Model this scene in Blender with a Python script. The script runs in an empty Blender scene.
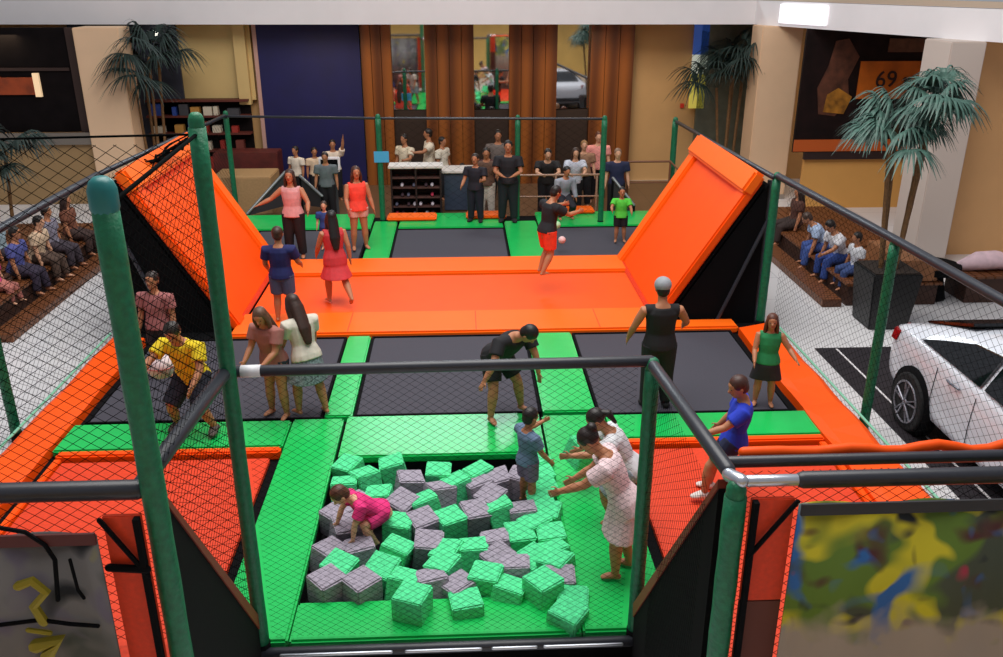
import bpy, bmesh, random
from math import *
from mathutils import Vector as Vv, Matrix, Euler
SC=bpy.context.scene; COL=SC.collection
F=877.;P=radians(21.8);YAW=radians(2.73);CZ=5.3
def ray(px,py):
    x=(px-501.5)/F;y=-(py-328.5)/F
    fh=cos(P)+y*sin(P); z=-sin(P)+y*cos(P)
    return (x*cos(YAW)+fh*sin(YAW), fh*cos(YAW)-x*sin(YAW), z)
def G(px,py,z=0.3):
    d=ray(px,py);t=(z-CZ)/d[2];return (d[0]*t,d[1]*t,z)
def V(px,py,Y):
    d=ray(px,py);t=Y/d[1];return (d[0]*t,Y,CZ+d[2]*t)
def srgb(r,g,b):
    f=lambda c:(c/255/12.92 if c/255<=.04045 else ((c/255+.055)/1.055)**2.4)
    return (f(r),f(g),f(b))
# ------------------------------------------------------------ materials
MATS={}
def mat(name,rgb,rough=.6,metal=0,noise=0,nscale=20,emit=0,spec=.5,trans=0,bump=0,bscale=60,coat=0):
    if name in MATS: return MATS[name]
    m=bpy.data.materials.new(name);m.use_nodes=True;n=m.node_tree;b=n.nodes['Principled BSDF']
    c=srgb(*rgb);b.inputs['Base Color'].default_value=(*c,1)
    b.inputs['Roughness'].default_value=rough;b.inputs['Metallic'].default_value=metal
    b.inputs['Specular IOR Level'].default_value=spec
    b.inputs['Transmission Weight'].default_value=trans;b.inputs['Coat Weight'].default_value=coat
    tc=n.nodes.new('ShaderNodeTexCoord')
    if noise:
        t=n.nodes.new('ShaderNodeTexNoise');t.inputs['Scale'].default_value=nscale;t.inputs['Detail'].default_value=5
        n.links.new(tc.outputs['Object'],t.inputs['Vector'])
        r=n.nodes.new('ShaderNodeValToRGB');r.color_ramp.elements[0].position=.3;r.color_ramp.elements[1].position=.7
        r.color_ramp.elements[0].color=(*[v*(1-noise) for v in c],1);r.color_ramp.elements[1].color=(*[min(1,v*(1+noise)) for v in c],1)
        n.links.new(t.outputs['Fac'],r.inputs['Fac']);n.links.new(r.outputs['Color'],b.inputs['Base Color'])
    if bump:
        t=n.nodes.new('ShaderNodeTexNoise');t.inputs['Scale'].default_value=bscale;t.inputs['Detail'].default_value=3
        n.links.new(tc.outputs['Object'],t.inputs['Vector'])
        bp=n.nodes.new('ShaderNodeBump');bp.inputs['Strength'].default_value=bump;bp.inputs['Distance'].default_value=.02
        n.links.new(t.outputs['Fac'],bp.inputs['Height']);n.links.new(bp.outputs['Normal'],b.inputs['Normal'])
    if emit:
        b.inputs['Emission Color'].default_value=(*c,1);b.inputs['Emission Strength'].default_value=emit
    MATS[name]=m;return m
def pattern_mat(name,c1,c2,kind='wave',scale=5,rough=.5,dist=2,axis='X',emit=0,stretch=(1,1,1)):
    if name in MATS: return MATS[name]
    m=bpy.data.materials.new(name);m.use_nodes=True;n=m.node_tree;b=n.nodes['Principled BSDF'];b.inputs['Roughness'].default_value=rough
    tc=n.nodes.new('ShaderNodeTexCoord');mp=n.nodes.new('ShaderNodeMapping');mp.inputs['Scale'].default_value=stretch
    n.links.new(tc.outputs['Object'],mp.inputs['Vector'])
    r=n.nodes.new('ShaderNodeValToRGB');r.color_ramp.elements[0].color=(*srgb(*c1),1);r.color_ramp.elements[1].color=(*srgb(*c2),1)
    if kind=='wave':
        t=n.nodes.new('ShaderNodeTexWave');t.inputs['Scale'].default_value=scale;t.inputs['Distortion'].default_value=dist;t.bands_direction=axis;t.inputs['Detail'].default_value=3
        o=t.outputs['Fac']
    elif kind=='noise':
        t=n.nodes.new('ShaderNodeTexNoise');t.inputs['Scale'].default_value=scale;t.inputs['Detail'].default_value=4;o=t.outputs['Fac']
        r.color_ramp.elements[0].position=.42;r.color_ramp.elements[1].position=.58
    elif kind=='tile':
        t=n.nodes.new('ShaderNodeTexBrick');t.offset=0;t.inputs['Scale'].default_value=1;t.inputs['Brick Width'].default_value=scale;t.inputs['Row Height'].default_value=scale
        t.inputs['Mortar Size'].default_value=.006;t.inputs['Color1'].default_value=(*srgb(*c1),1);t.inputs['Color2'].default_value=(*[v*.93 for v in srgb(*c1)],1);t.inputs['Mortar'].default_value=(*srgb(*c2),1)
        n.links.new(mp.outputs['Vector'],t.inputs['Vector']);n.links.new(t.outputs['Color'],b.inputs['Base Color']);MATS[name]=m;return m
    n.links.new(mp.outputs['Vector'],t.inputs['Vector']);n.links.new(o,r.inputs['Fac']);n.links.new(r.outputs['Color'],b.inputs['Base Color'])
    MATS[name]=m;return m
def graffiti(name,base,cols,scale,low=None):
    m=bpy.data.materials.new(name);m.use_nodes=True;n=m.node_tree;b=n.nodes['Principled BSDF'];b.inputs['Roughness'].default_value=.45
    tc=n.nodes.new('ShaderNodeTexCoord');prev=None
    for i,(c,th,ofs) in enumerate(cols):
        mp=n.nodes.new('ShaderNodeMapping');mp.inputs['Location'].default_value=ofs
        n.links.new(tc.outputs['Object'],mp.inputs['Vector'])
        t=n.nodes.new('ShaderNodeTexNoise');t.inputs['Scale'].default_value=scale*(1+.15*i);t.inputs['Detail'].default_value=1.5;t.inputs['Distortion'].default_value=.5
        n.links.new(mp.outputs['Vector'],t.inputs['Vector'])
        r=n.nodes.new('ShaderNodeValToRGB');r.color_ramp.elements[0].position=th;r.color_ramp.elements[1].position=th+.09
        n.links.new(t.outputs['Fac'],r.inputs['Fac'])
        mx=n.nodes.new('ShaderNodeMix');mx.data_type='RGBA';n.links.new(r.outputs['Color'],mx.inputs[0])
        if prev is None: mx.inputs[6].default_value=(*srgb(*base),1)
        else: n.links.new(prev,mx.inputs[6])
        mx.inputs[7].default_value=(*srgb(*c),1);prev=mx.outputs[2]
    if low:
        s=n.nodes.new('ShaderNodeSeparateXYZ');n.links.new(tc.outputs['Object'],s.inputs[0])
        t=n.nodes.new('ShaderNodeTexNoise');t.inputs['Scale'].default_value=5;n.links.new(tc.outputs['Object'],t.inputs['Vector'])
        a=n.nodes.new('ShaderNodeMath');a.operation='MULTIPLY_ADD';n.links.new(t.outputs['Fac'],a.inputs[0]);a.inputs[1].default_value=.5;n.links.new(s.outputs['Z'],a.inputs[2])
        mr=n.nodes.new('ShaderNodeMapRange');mr.inputs[1].default_value=low[1]+.25;mr.inputs[2].default_value=low[1]+.02;n.links.new(a.outputs[0],mr.inputs[0])
        mx=n.nodes.new('ShaderNodeMix');mx.data_type='RGBA';n.links.new(mr.outputs[0],mx.inputs[0]);n.links.new(prev,mx.inputs[6]);mx.inputs[7].default_value=(*srgb(*low[0]),1);prev=mx.outputs[2]
    n.links.new(prev,b.inputs['Base Color']);return m
ORANGE=mat('orange_vinyl',(250,84,4),.5,spec=.25,noise=.04,nscale=3)
ORPAD=mat('orange_pad_vinyl',(253,106,16),.5,spec=.25,noise=.03,nscale=3)
ORDARK=mat('orange_mesh_cloth',(222,58,12),.65,noise=.1,nscale=30)
GREEN=mat('green_vinyl',(26,188,88),.25,noise=.06,nscale=4)
FOAMG=mat('green_foam',(84,222,150),.95,noise=.22,nscale=30,bump=.6)
FOAMY=mat('grey_foam',(158,150,164),.95,noise=.22,nscale=30,bump=.6)
POST=mat('dark_green_foam_sleeve',(6,106,70),.5,noise=.25,nscale=25,bump=.3,bscale=40)
BLACKMAT=mat('black_jump_fabric',(62,60,70),.8,noise=.1,nscale=60)
BLACK=mat('black_cloth',(8,8,11),.9,noise=.1,nscale=8,spec=.15)
RAILM=mat('black_rail_sleeve',(44,46,54),.38,noise=.1,nscale=15)
STEEL=mat('galvanised_steel',(200,205,215),.3,metal=.8)
NET=mat('black_net_cord',(8,11,11),.95,spec=.05)
CREAM=mat('cream_plaster',(230,194,158),.7,noise=.03,nscale=2)
TAN=mat('tan_plaster',(205,160,105),.7,noise=.03,nscale=2)
WHITE=mat('white_paint',(238,234,236),.5,noise=.02,nscale=2)
BROWN=pattern_mat('brown_bench_wood',(88,48,24),(128,76,40),'wave',3,.45,2,'Y')
WOOD=pattern_mat('warm_wood_cladding',(98,50,16),(150,84,30),'wave',.6,.4,8,'X',stretch=(1,1,.05))
DARK=mat('dark_shop_interior',(18,13,14),.8,noise=.3,nscale=3,spec=.1)
BLUE=mat('deep_blue_panel',(15,15,76),.6,noise=.15,nscale=1.5)
MIRROR=mat('mirror_glass',(225,225,225),.03,metal=1)
GLASS=mat('dark_tinted_glass',(14,16,20),.06,spec=.8)
FLOORM=pattern_mat('pale_polished_tiles',(232,230,232),(180,178,184),'tile',1.2,.25)
# ------------------------------------------------------------ helpers
def link(name,bm,m,parent=None,smooth=False,loc=None):
    me=bpy.data.meshes.new(name);bmesh.ops.recalc_face_normals(bm,faces=bm.faces);bm.to_mesh(me);bm.free()
    if smooth: me.polygons.foreach_set('use_smooth',[True]*len(me.polygons))
    o=bpy.data.objects.new(name,me);COL.objects.link(o)
    if m: me.materials.append(m)
    if parent: o.parent=parent
    if loc: o.location=loc
    return o
def tag(o,label=None,cat=None,group=None,kind=None):
    if label:o['label']=label
    if cat:o['category']=cat
    if group:o['group']=group
    if kind:o['kind']=kind
    return o
def empty(name,loc=(0,0,0),rz=0,**k):
    o=bpy.data.objects.new(name,None);COL.objects.link(o);o.location=loc;o.rotation_euler=(0,0,rz);o.empty_display_size=.1
    return tag(o,**k)
def box(bm,a,b,bev=0):
    x0,y0,z0=a;x1,y1,z1=b
    vs=[bm.verts.new(p) for p in ((x0,y0,z0),(x1,y0,z0),(x1,y1,z0),(x0,y1,z0),(x0,y0,z1),(x1,y0,z1),(x1,y1,z1),(x0,y1,z1))]
    fs=[bm.faces.new([vs[i] for i in q]) for q in ((0,3,2,1),(4,5,6,7),(0,1,5,4),(1,2,6,5),(2,3,7,6),(3,0,4,7))]
    if bev:
        es=list({e for f in fs for e in f.edges});bmesh.ops.bevel(bm,geom=es,offset=bev,segments=2,affect='EDGES')
def hexa(bm,p,bev=0):   # 8 points: bottom 4 then top 4
    vs=[bm.verts.new(q) for q in p]
    fs=[bm.faces.new([vs[i] for i in q]) for q in ((0,3,2,1),(4,5,6,7),(0,1,5,4),(1,2,6,5),(2,3,7,6),(3,0,4,7))]
    if bev:
        es=list({e for f in fs for e in f.edges});bmesh.ops.bevel(bm,geom=es,offset=bev,segments=2,affect='EDGES')
def BX(name,a,b,m,parent=None,bev=0,**k):
    bm=bmesh.new();lo=[min(a[i],b[i]) for i in range(3)];hi=[max(a[i],b[i]) for i in range(3)]
    base=(0,0,0)
    if parent is None:
        base=((lo[0]+hi[0])/2,(lo[1]+hi[1])/2,lo[2]) if k.get('kind')!='structure' else (0,0,0)
    box(bm,[lo[i]-base[i] for i in range(3)],[hi[i]-base[i] for i in range(3)],bev)
    o=link(name,bm,m,parent);o.location=base;return tag(o,**k)
def tube(bm,pts,rad,n=12,cap='round',side=None):
    """closed loft along pts; rad: radius or (rx,ry) per point"""
    pts=[Vv(p) for p in pts]
    if not isinstance(rad,(list,)): rad=[rad]*len(pts)
    rad=[(r,r) if not isinstance(r,tuple) else r for r in rad]
    if cap=='round':
        t0=(pts[0]-pts[1]).normalized();t1=(pts[-1]-pts[-2]).normalized()
        a=sum(rad[0])/2;b=sum(rad[-1])/2
        pts=[pts[0]+t0*a*.85,pts[0]+t0*a*.55]+pts+[pts[-1]+t1*b*.55,pts[-1]+t1*b*.85]
        rad=[tuple(v*.45 for v in rad[0]),tuple(v*.8 for v in rad[0])]+rad+[tuple(v*.8 for v in rad[-1]),tuple(v*.45 for v in rad[-1])]
    s=Vv(side) if side else None;rings=[]
    for i,p in enumerate(pts):
        t=(pts[min(i+1,len(pts)-1)]-pts[max(i-1,0)]).normalized()
        if s is None: s=t.cross(Vv((0,0,1))) if abs(t.z)<.9 else t.cross(Vv((0,1,0)))
        s2=s-t*s.dot(t)
        if s2.length<1e-4:s2=t.orthogonal()
        s2.normalize();s=s2;u=t.cross(s2)
        rings.append([bm.verts.new(p+s2*rad[i][0]*cos(2*pi*k/n)+u*rad[i][1]*sin(2*pi*k/n)) for k in range(n)])
    for a,b in zip(rings,rings[1:]):
        for k in range(n): bm.faces.new((a[k],a[(k+1)%n],b[(k+1)%n],b[k]))
    bm.faces.new(rings[0][::-1]);bm.faces.new(rings[-1])
def ell(bm,c,r,rot=None,seg=14):
    M=Matrix.Translation(c)@(rot if rot else Matrix.Identity(4))@Matrix.Diagonal((*r,1))
    bmesh.ops.create_uvsphere(bm,u_segments=seg,v_segments=max(6,seg-4),radius=1,matrix=M)
def TB(name,pts,r,m,parent=None,n=12,cap='round',**k):
    bm=bmesh.new();base=Vv((0,0,0))
    if parent is None: base=Vv(min(pts,key=lambda p:p[2]))
    tube(bm,[Vv(p)-base for p in pts],r,n,cap);o=link(name,bm,m,parent,True);o.location=base;return tag(o,**k)
def PR(name,poly,axis,a,b,m,parent=None,**k):
    """prism: 2D poly (other two axes in order) extruded along axis from a to b"""
    bm=bmesh.new()
    def mk(u,v,w):
        q=[u,v];q.insert(axis,w);return q
    A=[bm.verts.new(mk(u,v,a)) for u,v in poly];B=[bm.verts.new(mk(u,v,b)) for u,v in poly];n=len(poly)
    bm.faces.new(A);bm.faces.new(B[::-1])
    for i in range(n): bm.faces.new((A[i],B[i],B[(i+1)%n],A[(i+1)%n]))
    return tag(link(name,bm,m,parent),**k)
def net(name,o,u,v,w,h,pitch,r,label,rope=True,shape=None):
    """diamond net of real cords in the plane o + s*u + t*v ; 0<s<w, 0<t<h ; shape optional lower bound fn"""
    o=Vv(o);u=Vv(u).normalized();v=Vv(v).normalized();bm=bmesh.new()
    nrm=u.cross(v)
    def cord(a,b):
        d=(b-a).normalized();q=d.cross(nrm)
        ring=[]
        for p in (a,b):
            ring.append([bm.verts.new(p+(q*cos(t)+nrm*sin(t))*r) for t in (0,2.094,4.189)])
        for k in range(3): bm.faces.new((ring[0][k],ring[0][(k+1)%3],ring[1][(k+1)%3],ring[1][k]))
    R=1.5 # diamonds wider than tall: slope
    st=pitch
    for sg in (1,-1):
        c=-h*R if sg==1 else 0
        while c<(w if sg==1 else w+h*R):
            # line s = c + sg*R*t
            t0,t1=0,h
            if sg==1:
                t0=max(0,(0-c)/R);t1=min(h,(w-c)/R)
            else:
                t0=max(0,(c-w)/R);t1=min(h,c/R)
            if t1-t0>.02: cord(u*(c+sg*R*t0)+v*t0,u*(c+sg*R*t1)+v*t1)
            c+=st
    ob=link(name,bm,NET);ob.location=o
    return tag(ob,label=label,cat='net')
# ------------------------------------------------------------ camera, light
cam=bpy.data.cameras.new('camera');co=bpy.data.objects.new('camera',cam);COL.objects.link(co)
co.location=(0,0,CZ);co.rotation_euler=(pi/2-P,0,-YAW);cam.sensor_width=36;cam.lens=36*F/1003;cam.clip_end=200;SC.camera=co
SC.view_settings.view_transform='Standard';SC.view_settings.look='None';SC.view_settings.gamma=1;SC.view_settings.exposure=-.16
w=bpy.data.worlds.new('world');SC.world=w;w.use_nodes=True;w.node_tree.nodes['Background'].inputs[0].default_value=(.86,.9,1,1);w.node_tree.nodes['Background'].inputs[1].default_value=.36
def area(name,loc,size,power,col,rot=(0,0,0)):
    l=bpy.data.lights.new(name,'AREA');l.shape='RECTANGLE';l.size,l.size_y=size;l.energy=power;l.color=col
    o=bpy.data.objects.new(name,l);COL.objects.link(o);o.location=loc;o.rotation_euler=rot;return o
area('skylight',(0,10,13),(10,11),2550,(1,.97,.93))
area('upper_window',(-.6,26,9.5),(6.0,1.3),420,(.85,.95,1),(radians(-62),0,0))
for i,x in enumerate((-11,-3.5,3.5,11)):
    area('ceiling_lamp_panel',(x,22.4,4.05),(1.2,.8),30,(1,.78,.5))
# ------------------------------------------------------------ setting
BX('floor',(-24,-4,-.1),(26,34,0),FLOORM,kind='structure')
BX('floor_back',(-7.0,19.75,.0),(7.2,24.2,.012),pattern_mat('brown_floor_dimmed',(112,84,60),(70,50,40),'tile',.8,.35),kind='structure')  # brown tile zone; its dark tone also paints in the dimness under the slab
BX('wall_back',(-24,24.3,0),(26,24.5,4.6),TAN,kind='structure')
# upper gallery slab edge, bends towards the camera on the right
sl=[(-24,24.4),(-5,23.3),(7.4,22.8),(9.4,17.0),(12.4,8.3)]
bm=bmesh.new()
for (x0,y0),(x1,y1) in zip(sl,sl[1:]):
    dx,dy=(0,4) if x0<7 else (5,1.2)
    dx0,dy0=(0,4) if x0<7.5 else (5,1.2)
    hexa(bm,[(x0,y0,4.22),(x1,y1,4.22),(x1+dx,y1+dy,4.22),(x0+dx0,y0+dy0,4.22),(x0,y0,4.78),(x1,y1,4.78),(x1+dx,y1+dy,4.78),(x0+dx0,y0+dy0,4.78)])
link('ceiling',bm,WHITE)['kind']='structure'
bm=bmesh.new()
for (x0,y0),(x1,y1) in zip(sl,sl[1:]):
    q=(0,.12) if x0<7 else (.12,.04)
    hexa(bm,[(x0,y0,4.79),(x1,y1,4.79),(x1+q[0],y1+q[1],4.79),(x0+q[0],y0+q[1],4.79),(x0,y0,4.9),(x1,y1,4.9),(x1+q[0],y1+q[1],4.9),(x0+q[0],y0+q[1],4.9)])
link('trim_1',bm,mat('beige_slab_trim',(190,170,150),.6))['kind']='structure'
# bright wall washer on the slab edge
p0=V(790,7,22.25);p1=V(831,29,21.9)
bm=bmesh.new();xm=(p0[0]+p1[0])/2;ym=22.8-(xm-7.4)*7/6.6
w2=.5
R_=Matrix.Rotation(-atan2(7,6.6),4,'Z')
box(bm,(-.8,-.05,0),(.8,.0,.42),.01)
o=link('light_panel',bm,mat('frosted_light',(250,250,255),.5,emit=1.1));o.location=(7.98-.01,21.1,4.3);o.rotation_euler=(0,0,atan2(-5.8,2))
tag(o,label='bright white rectangular light panel on the white slab edge above the right column',cat='light')
BX('wall_front',(-24,-4,0),(26,-3.8,4.2),mat('warm_front_wall',(226,184,104),.7,noise=.1,nscale=1),kind='structure')
BX('floor_gallery',(-24,-4,4.2),(26,-1.2,4.5),WHITE,kind='structure')
# side floors of the hall: walls left and right
def wallpoly(name,x0,x1,y,z0,z1,m,parent=None,t=.1,**k):
    return BX(name,(x0,y,z0),(x1,y+t,z1),m,parent,**k)
wallpoly('wall_left',-20,-8.9,22.2,0,1.55,mat('umber_plaster',(156,126,86),.7,noise=.06,nscale=2),kind='structure')
wallpoly('wall_right',8.35,19,20.9,0,1.25,mat('ochre_plaster',(214,158,84),.7,noise=.03,nscale=2),kind='structure')
wallpoly('trim_2',-20,-8.95,22.1,1.5,1.78,mat('grey_ledge',(120,112,104),.6),kind='structure')
wallpoly('trim_3',8.3,19,20.8,1.22,1.4,mat('dark_ledge',(40,22,22),.6),kind='structure')
# left dark shop front
t=empty('shop_window',(-14.2,22.3,1.78),label='dark shop window at far left above the grey ledge',cat='window')
BX('pane',(-5.5,0,0),(5.3,.1,2.43),DARK,t)
BX('counter',(1.2,-.06,.9),(4.0,0,1.3),mat('rust_display',(150,62,22),.5,noise=.3,nscale=4),t)
BX('lamp_panel',(4.02,-.08,.85),(4.16,0,1.4),mat('warm_sign',(250,215,170),.5,emit=.5),t)
BX('upper_shelf',(-4.5,-.04,1.45),(4.9,0,1.52),mat('dark_shelf',(50,30,24),.6),t)
BX('window_frame',(4.95,-.06,0),(5.3,0,2.43),mat('dark_shelf',(50,30,24),.6),t)
# cream columns
def column(x,y,w,d,label,m=CREAM,z1=4.22):
    t=empty('column',(x,y,0),label=label,cat='column')
    BX('shaft',(-w/2,-d/2,0),(w/2,d/2,z1),m,t,.02)
    BX('plinth',(-w/2-.02,-d/2-.02,0),(w/2+.02,d/2+.02,.12),mat('grey_plinth',(150,140,130),.5),t)
    return t
column(-8.45,22.4,1.05,.8,'cream square column beside the dark shop window at far left')
column(7.83,22.3,1.0,.8,'cream square column left of the shop poster')
column(9.3,16.8,.66,1.0,'broad cream column behind the large palm at right',mat('cream_grey_plaster',(205,190,180),.65),4.22)
BX('wall_side_right',(9.66,16.9,0),(19,17.1,4.22),mat('tan_wall_near',(214,165,112),.7,noise=.03,nscale=2),kind='structure')
# shop poster on right
t=empty('shop_poster',(8.0,20.8,1.4),label='large dark shop poster with an orange price sign reading 69',cat='poster')
BX('backing',(0,0,0),(3.9,.08,2.82),mat('poster_dark',(24,11,11),.7,noise=.5,nscale=3,spec=.2),t)
BX('stripe',(0,-.02,.02),(3.9,0,.3),mat('poster_orange_stripe',(190,88,32),.5),t)
BX('price_sign',(1.35,-.03,1.25),(2.8,0,2.1),mat('poster_orange',(190,98,20),.5,noise=.2,nscale=3),t)
BX('header_block',(1.95,-.03,2.3),(2.8,0,2.6),mat('poster_brown',(92,60,44),.5,noise=.3,nscale=6),t)
BX('corner_block',(3.0,-.03,2.3),(3.8,0,2.8),mat('poster_rust',(110,50,18),.5,noise=.3,nscale=6),t)
BX('pale_panel',(3.3,-.03,1.1),(3.7,0,2.15),mat('poster_grey',(98,106,116),.5,noise=.2,nscale=4),t)
PR('woman_figure',[(.5,.9),(.9,.85),(1.2,1.2),(1.1,1.7),(1.3,2.2),(1.0,2.6),(.7,2.55),(.6,2.0),(.4,1.5)],1,-.015,0,mat('poster_portrait',(84,48,34),.5,noise=.6,nscale=4),t)
PR('yellow_print',[(.6,.95),(1.1,.9),(1.25,1.3),(.9,1.5),(.65,1.35)],1,-.03,-.016,mat('poster_yellow',(150,100,30),.5,noise=.5,nscale=6),t)
def text(s,size,m,parent,loc,rot=(pi/2,0,0),depth=.01):
    cu=bpy.data.curves.new('price_text','FONT');cu.body=s;cu.size=size;cu.extrude=depth;cu.align_x='CENTER';cu.align_y='CENTER'
    tmp=bpy.data.objects.new('tmp',cu);COL.objects.link(tmp);bpy.context.view_layer.update()
    me=bpy.data.meshes.new_from_object(tmp.evaluated_get(bpy.context.evaluated_depsgraph_get()));bpy.data.objects.remove(tmp)
    me.materials.clear();me.materials.append(m);o=bpy.data.objects.new('price_text',me);COL.objects.link(o);o.parent=parent;o.location=loc;o.rotation_euler=rot
    return o
INK=mat('poster_ink',(36,12,16),.6)
text('69',.52,INK,t,(2.0,-.045,1.68));text('90',.2,INK,t,(2.5,-.045,1.66))
# left cream wall piece, dark recess with palm
wallpoly('wall_left_back',-7.2,-5.35,24.1,2.3,4.22,mat('warm_cream_wall',(206,178,120),.7,noise=.03,nscale=2),kind='structure')
wallpoly('wall_recess',-9.9,-7.2,24.0,0,4.22,mat('slate_wall',(52,56,72),.6,noise=.2,nscale=2),kind='structure')
BX('wall_pilaster',(-5.75,23.9,2.2),(-5.45,24.1,4.22),mat('warm_cream_wall',(206,178,120)),kind='structure')
bm=bmesh.new();ell(bm,(0,0,0),(.07,.07,.07));o=link('spotlight',bm,mat('spot_lens',(255,250,235),.4,emit=4));o.location=V(155,33,23.8);tag(o,label='small bright spotlight above the palm at back left',cat='light')
# dark shelving below the cream wall
t=empty('display_shelf',(-6.85,23.9,0),label='dark display shelving stocked with goods at back left below cream wall',cat='shelf')
BX('back_panel',(-1.3,.1,0),(1.35,.16,2.35),DARK,t)
for z in (.5,1.0,1.45,1.9,2.3): BX('shelf_board',(-1.3,-.2,z),(1.35,.1,z+.05),mat('shelf_red_brown',(92,36,26),.6),t)
rnd=random.Random(4)
gc=[(150,40,30),(200,190,170),(40,70,150),(180,130,60),(60,60,66),(110,50,40)]
for z in (.55,1.05,1.5,1.95):
    x=-1.2
    while x<1.2:
        ww=rnd.uniform(.1,.3);c=rnd.choice(gc)
        BX('goods_box',(x,-.15,z),(x+ww,.05,z+rnd.uniform(.15,.35)),mat('goods_%d'%gc.index(c),c,.6),None,label='small boxed goods on the dark shelving at back left',cat='box',group='goods on the back left shelving').location=(-6.85+x+ww/2,23.9-.05,z)
        x+=ww+rnd.uniform(.04,.3)
# fix: thin mid railing
# blue panel with pale edge
t=empty('wall_cladding',(-3.88,24.05,0),label='tall deep blue wall panel with a pale left edge',cat='panel')
BX('board',(-1.3,0,0),(1.33,.12,4.22),BLUE,t);BX('edge_strip',(-1.4,-.02,0),(-1.3,.12,4.22),mat('pale_edge',(190,150,140),.5),t)
# wood panels
def xs(px,y=70): return V(px,y,24.0)[0]
for px0,px1,lab in ((362,392,'narrow warm wood wall panel beside the blue panel'),(425,474,'wide warm wood wall panel between the two left mirrors'),(509,557,'wide warm wood wall panel between the middle and right mirrors'),(590,633,'warm wood wall panel between the right mirror and the tan wall')):
    a,b=xs(px0),xs(px1)
    t=empty('wood_panel',((a+b)/2,24.0,0),label=lab,cat='panel');W=(b-a)/2
    n=3 if W<.6 else 4
    for i in range(n): BX('board',(-W+2*W*i/n+.006,-.05+.004*(i%2),0),(-W+2*W*(i+1)/n-.006,.2,4.22),WOOD,t,.006)
for px0,px1,lab in ((392,425,'tall narrow mirror nearest the blue panel reflecting the orange court'),(474,509,'middle tall narrow mirror reflecting the orange court'),(557,590,'right tall narrow mirror between wood panels reflecting the car side')):
    a,b=xs(px0),xs(px1);W=(b-a)/2
    t=empty('wall_mirror',((a+b)/2,24.1,0),label=lab,cat='mirror')
    bm=bmesh.new();dz=4.22-2.02;sh=0
    hexa(bm,[(-W,0,2.02),(W,0,2.02),(W,.05,2.02),(-W,.05,2.02),(-W,-sh,4.22),(W,-sh,4.22),(W,-sh+.05,4.22),(-W,-sh+.05,4.22)])
    mo=link('mirror_glass',bm,MIRROR,t)
    if px0==557: mo.rotation_euler=(0,0,radians(4.2))
    BX('lower_panel',(-W,.02,0),(W,.12,2.0),mat('dark_panel_brown',(52,36,26),.5),t)
# lit blue-yellow poster and dark glazing at back right
t=empty('lit_poster',(V(700,60,24.1)[0],24.1,0),label='tall glowing blue and yellow poster right of the tan wall',cat='poster')
BX('yellow_half',(-.2,0,2.0),(.2,.08,2.9),mat('poster_lit_yellow',(228,214,96),.5,emit=.35),t)
BX('white_middle',(-.2,0,2.9),(.2,.08,3.4),mat('poster_lit_white',(214,222,210),.5,emit=.4),t)
BX('blue_half',(-.2,0,3.4),(.2,.08,4.22),mat('poster_lit_blue',(60,96,180),.5,emit=.3),t)
BX('window_1',(6.45,24.1,0),(8.0,24.2,4.22),mat('green_grey_glass',(96,100,88),.25,noise=.2,nscale=3),kind='structure')
bm=bmesh.new();box(bm,(-.05,0,0),(.05,.03,.12));o=link('fire_sign',bm,mat('red_sign',(210,50,30),.5));o.location=V(682,108,24.25);tag(o,label='small red sign on the tan wall left of the glowing poster',cat='sign')
# ------------------------------------------------------------ court base and pads
bm=bmesh.new()
for a,b in (((-5.2,4.15,0),(-1.75,8.7,.2)),((1.55,4.15,0),(4.75,8.7,.2)),((-5.2,8.7,0),(4.75,19.7,.2)),((-1.75,5.72,0),(-1.47,8.7,.2)),((.97,5.72,0),(1.55,8.7,.2)),((-1.47,5.72,0),(.97,6.25,.2)),((-1.47,6.25,0),(.97,8.7,.02))):
    box(bm,a,b)
tag(link('court_platform',bm,BLACK),label='low black platform carrying the whole trampoline court',cat='platform')
def pad(poly,label,m=GREEN,z0=.2,z1=.3,name='safety_pad'):
    bm=bmesh.new();c=(sum(p[0] for p in poly)/len(poly),sum(p[1] for p in poly)/len(poly))
    if len(poly)==4:
        hexa(bm,[(x-c[0],y-c[1],0) for x,y in poly]+[(x-c[0],y-c[1],z1-z0) for x,y in poly],.02)
    o=link(name,bm,m);o.location=(c[0],c[1],z0);return tag(o,label=label,cat='pad')
def R4(x0,y0,x1,y1): return [(x0,y0),(x1,y0),(x1,y1),(x0,y1)]
pad(R4(-1.43,8.7,.92,9.68),'wide shiny green pad along the back edge of the foam pit')
pad(R4(-2.08,5.75,-1.47,9.64),'long green pad down the left side of the foam pit')
pad(R4(.95,5.75,1.72,9.6),'green pad down the right side of the foam pit where the girl stands')
pad(R4(-1.46,5.75,.94,6.24),'green pad across the front of the foam pit',z1=.29)
pad(R4(-4.7,8.98,-2.1,9.62),'green pad strip in front of the left black trampoline')
pad(R4(1.74,8.98,4.3,9.58),'green pad strip in front of the right black trampoline')
pad(R4(-1.72,9.7,-1.38,12.3),'green pad strip between the left and centre black trampolines')
pad(R4(.98,9.7,1.64,12.3),'green pad strip between the centre and right black trampolines')
pad(R4(-1.9,16.16,-1.4,19.0),'green pad strip left of the back centre trampoline')
pad(R4(.96,16.16,1.66,18.9),'green pad strip between the two back black trampolines')
pad(R4(-4.9,18.45,-1.95,19.68),'green pad behind the back left trampoline')
pad(R4(-1.35,18.45,.92,19.68),'green pad behind the back centre trampoline')
pad(R4(1.7,18.45,4.6,19.68),'green pad behind the back right trampoline by the handrail')
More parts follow.
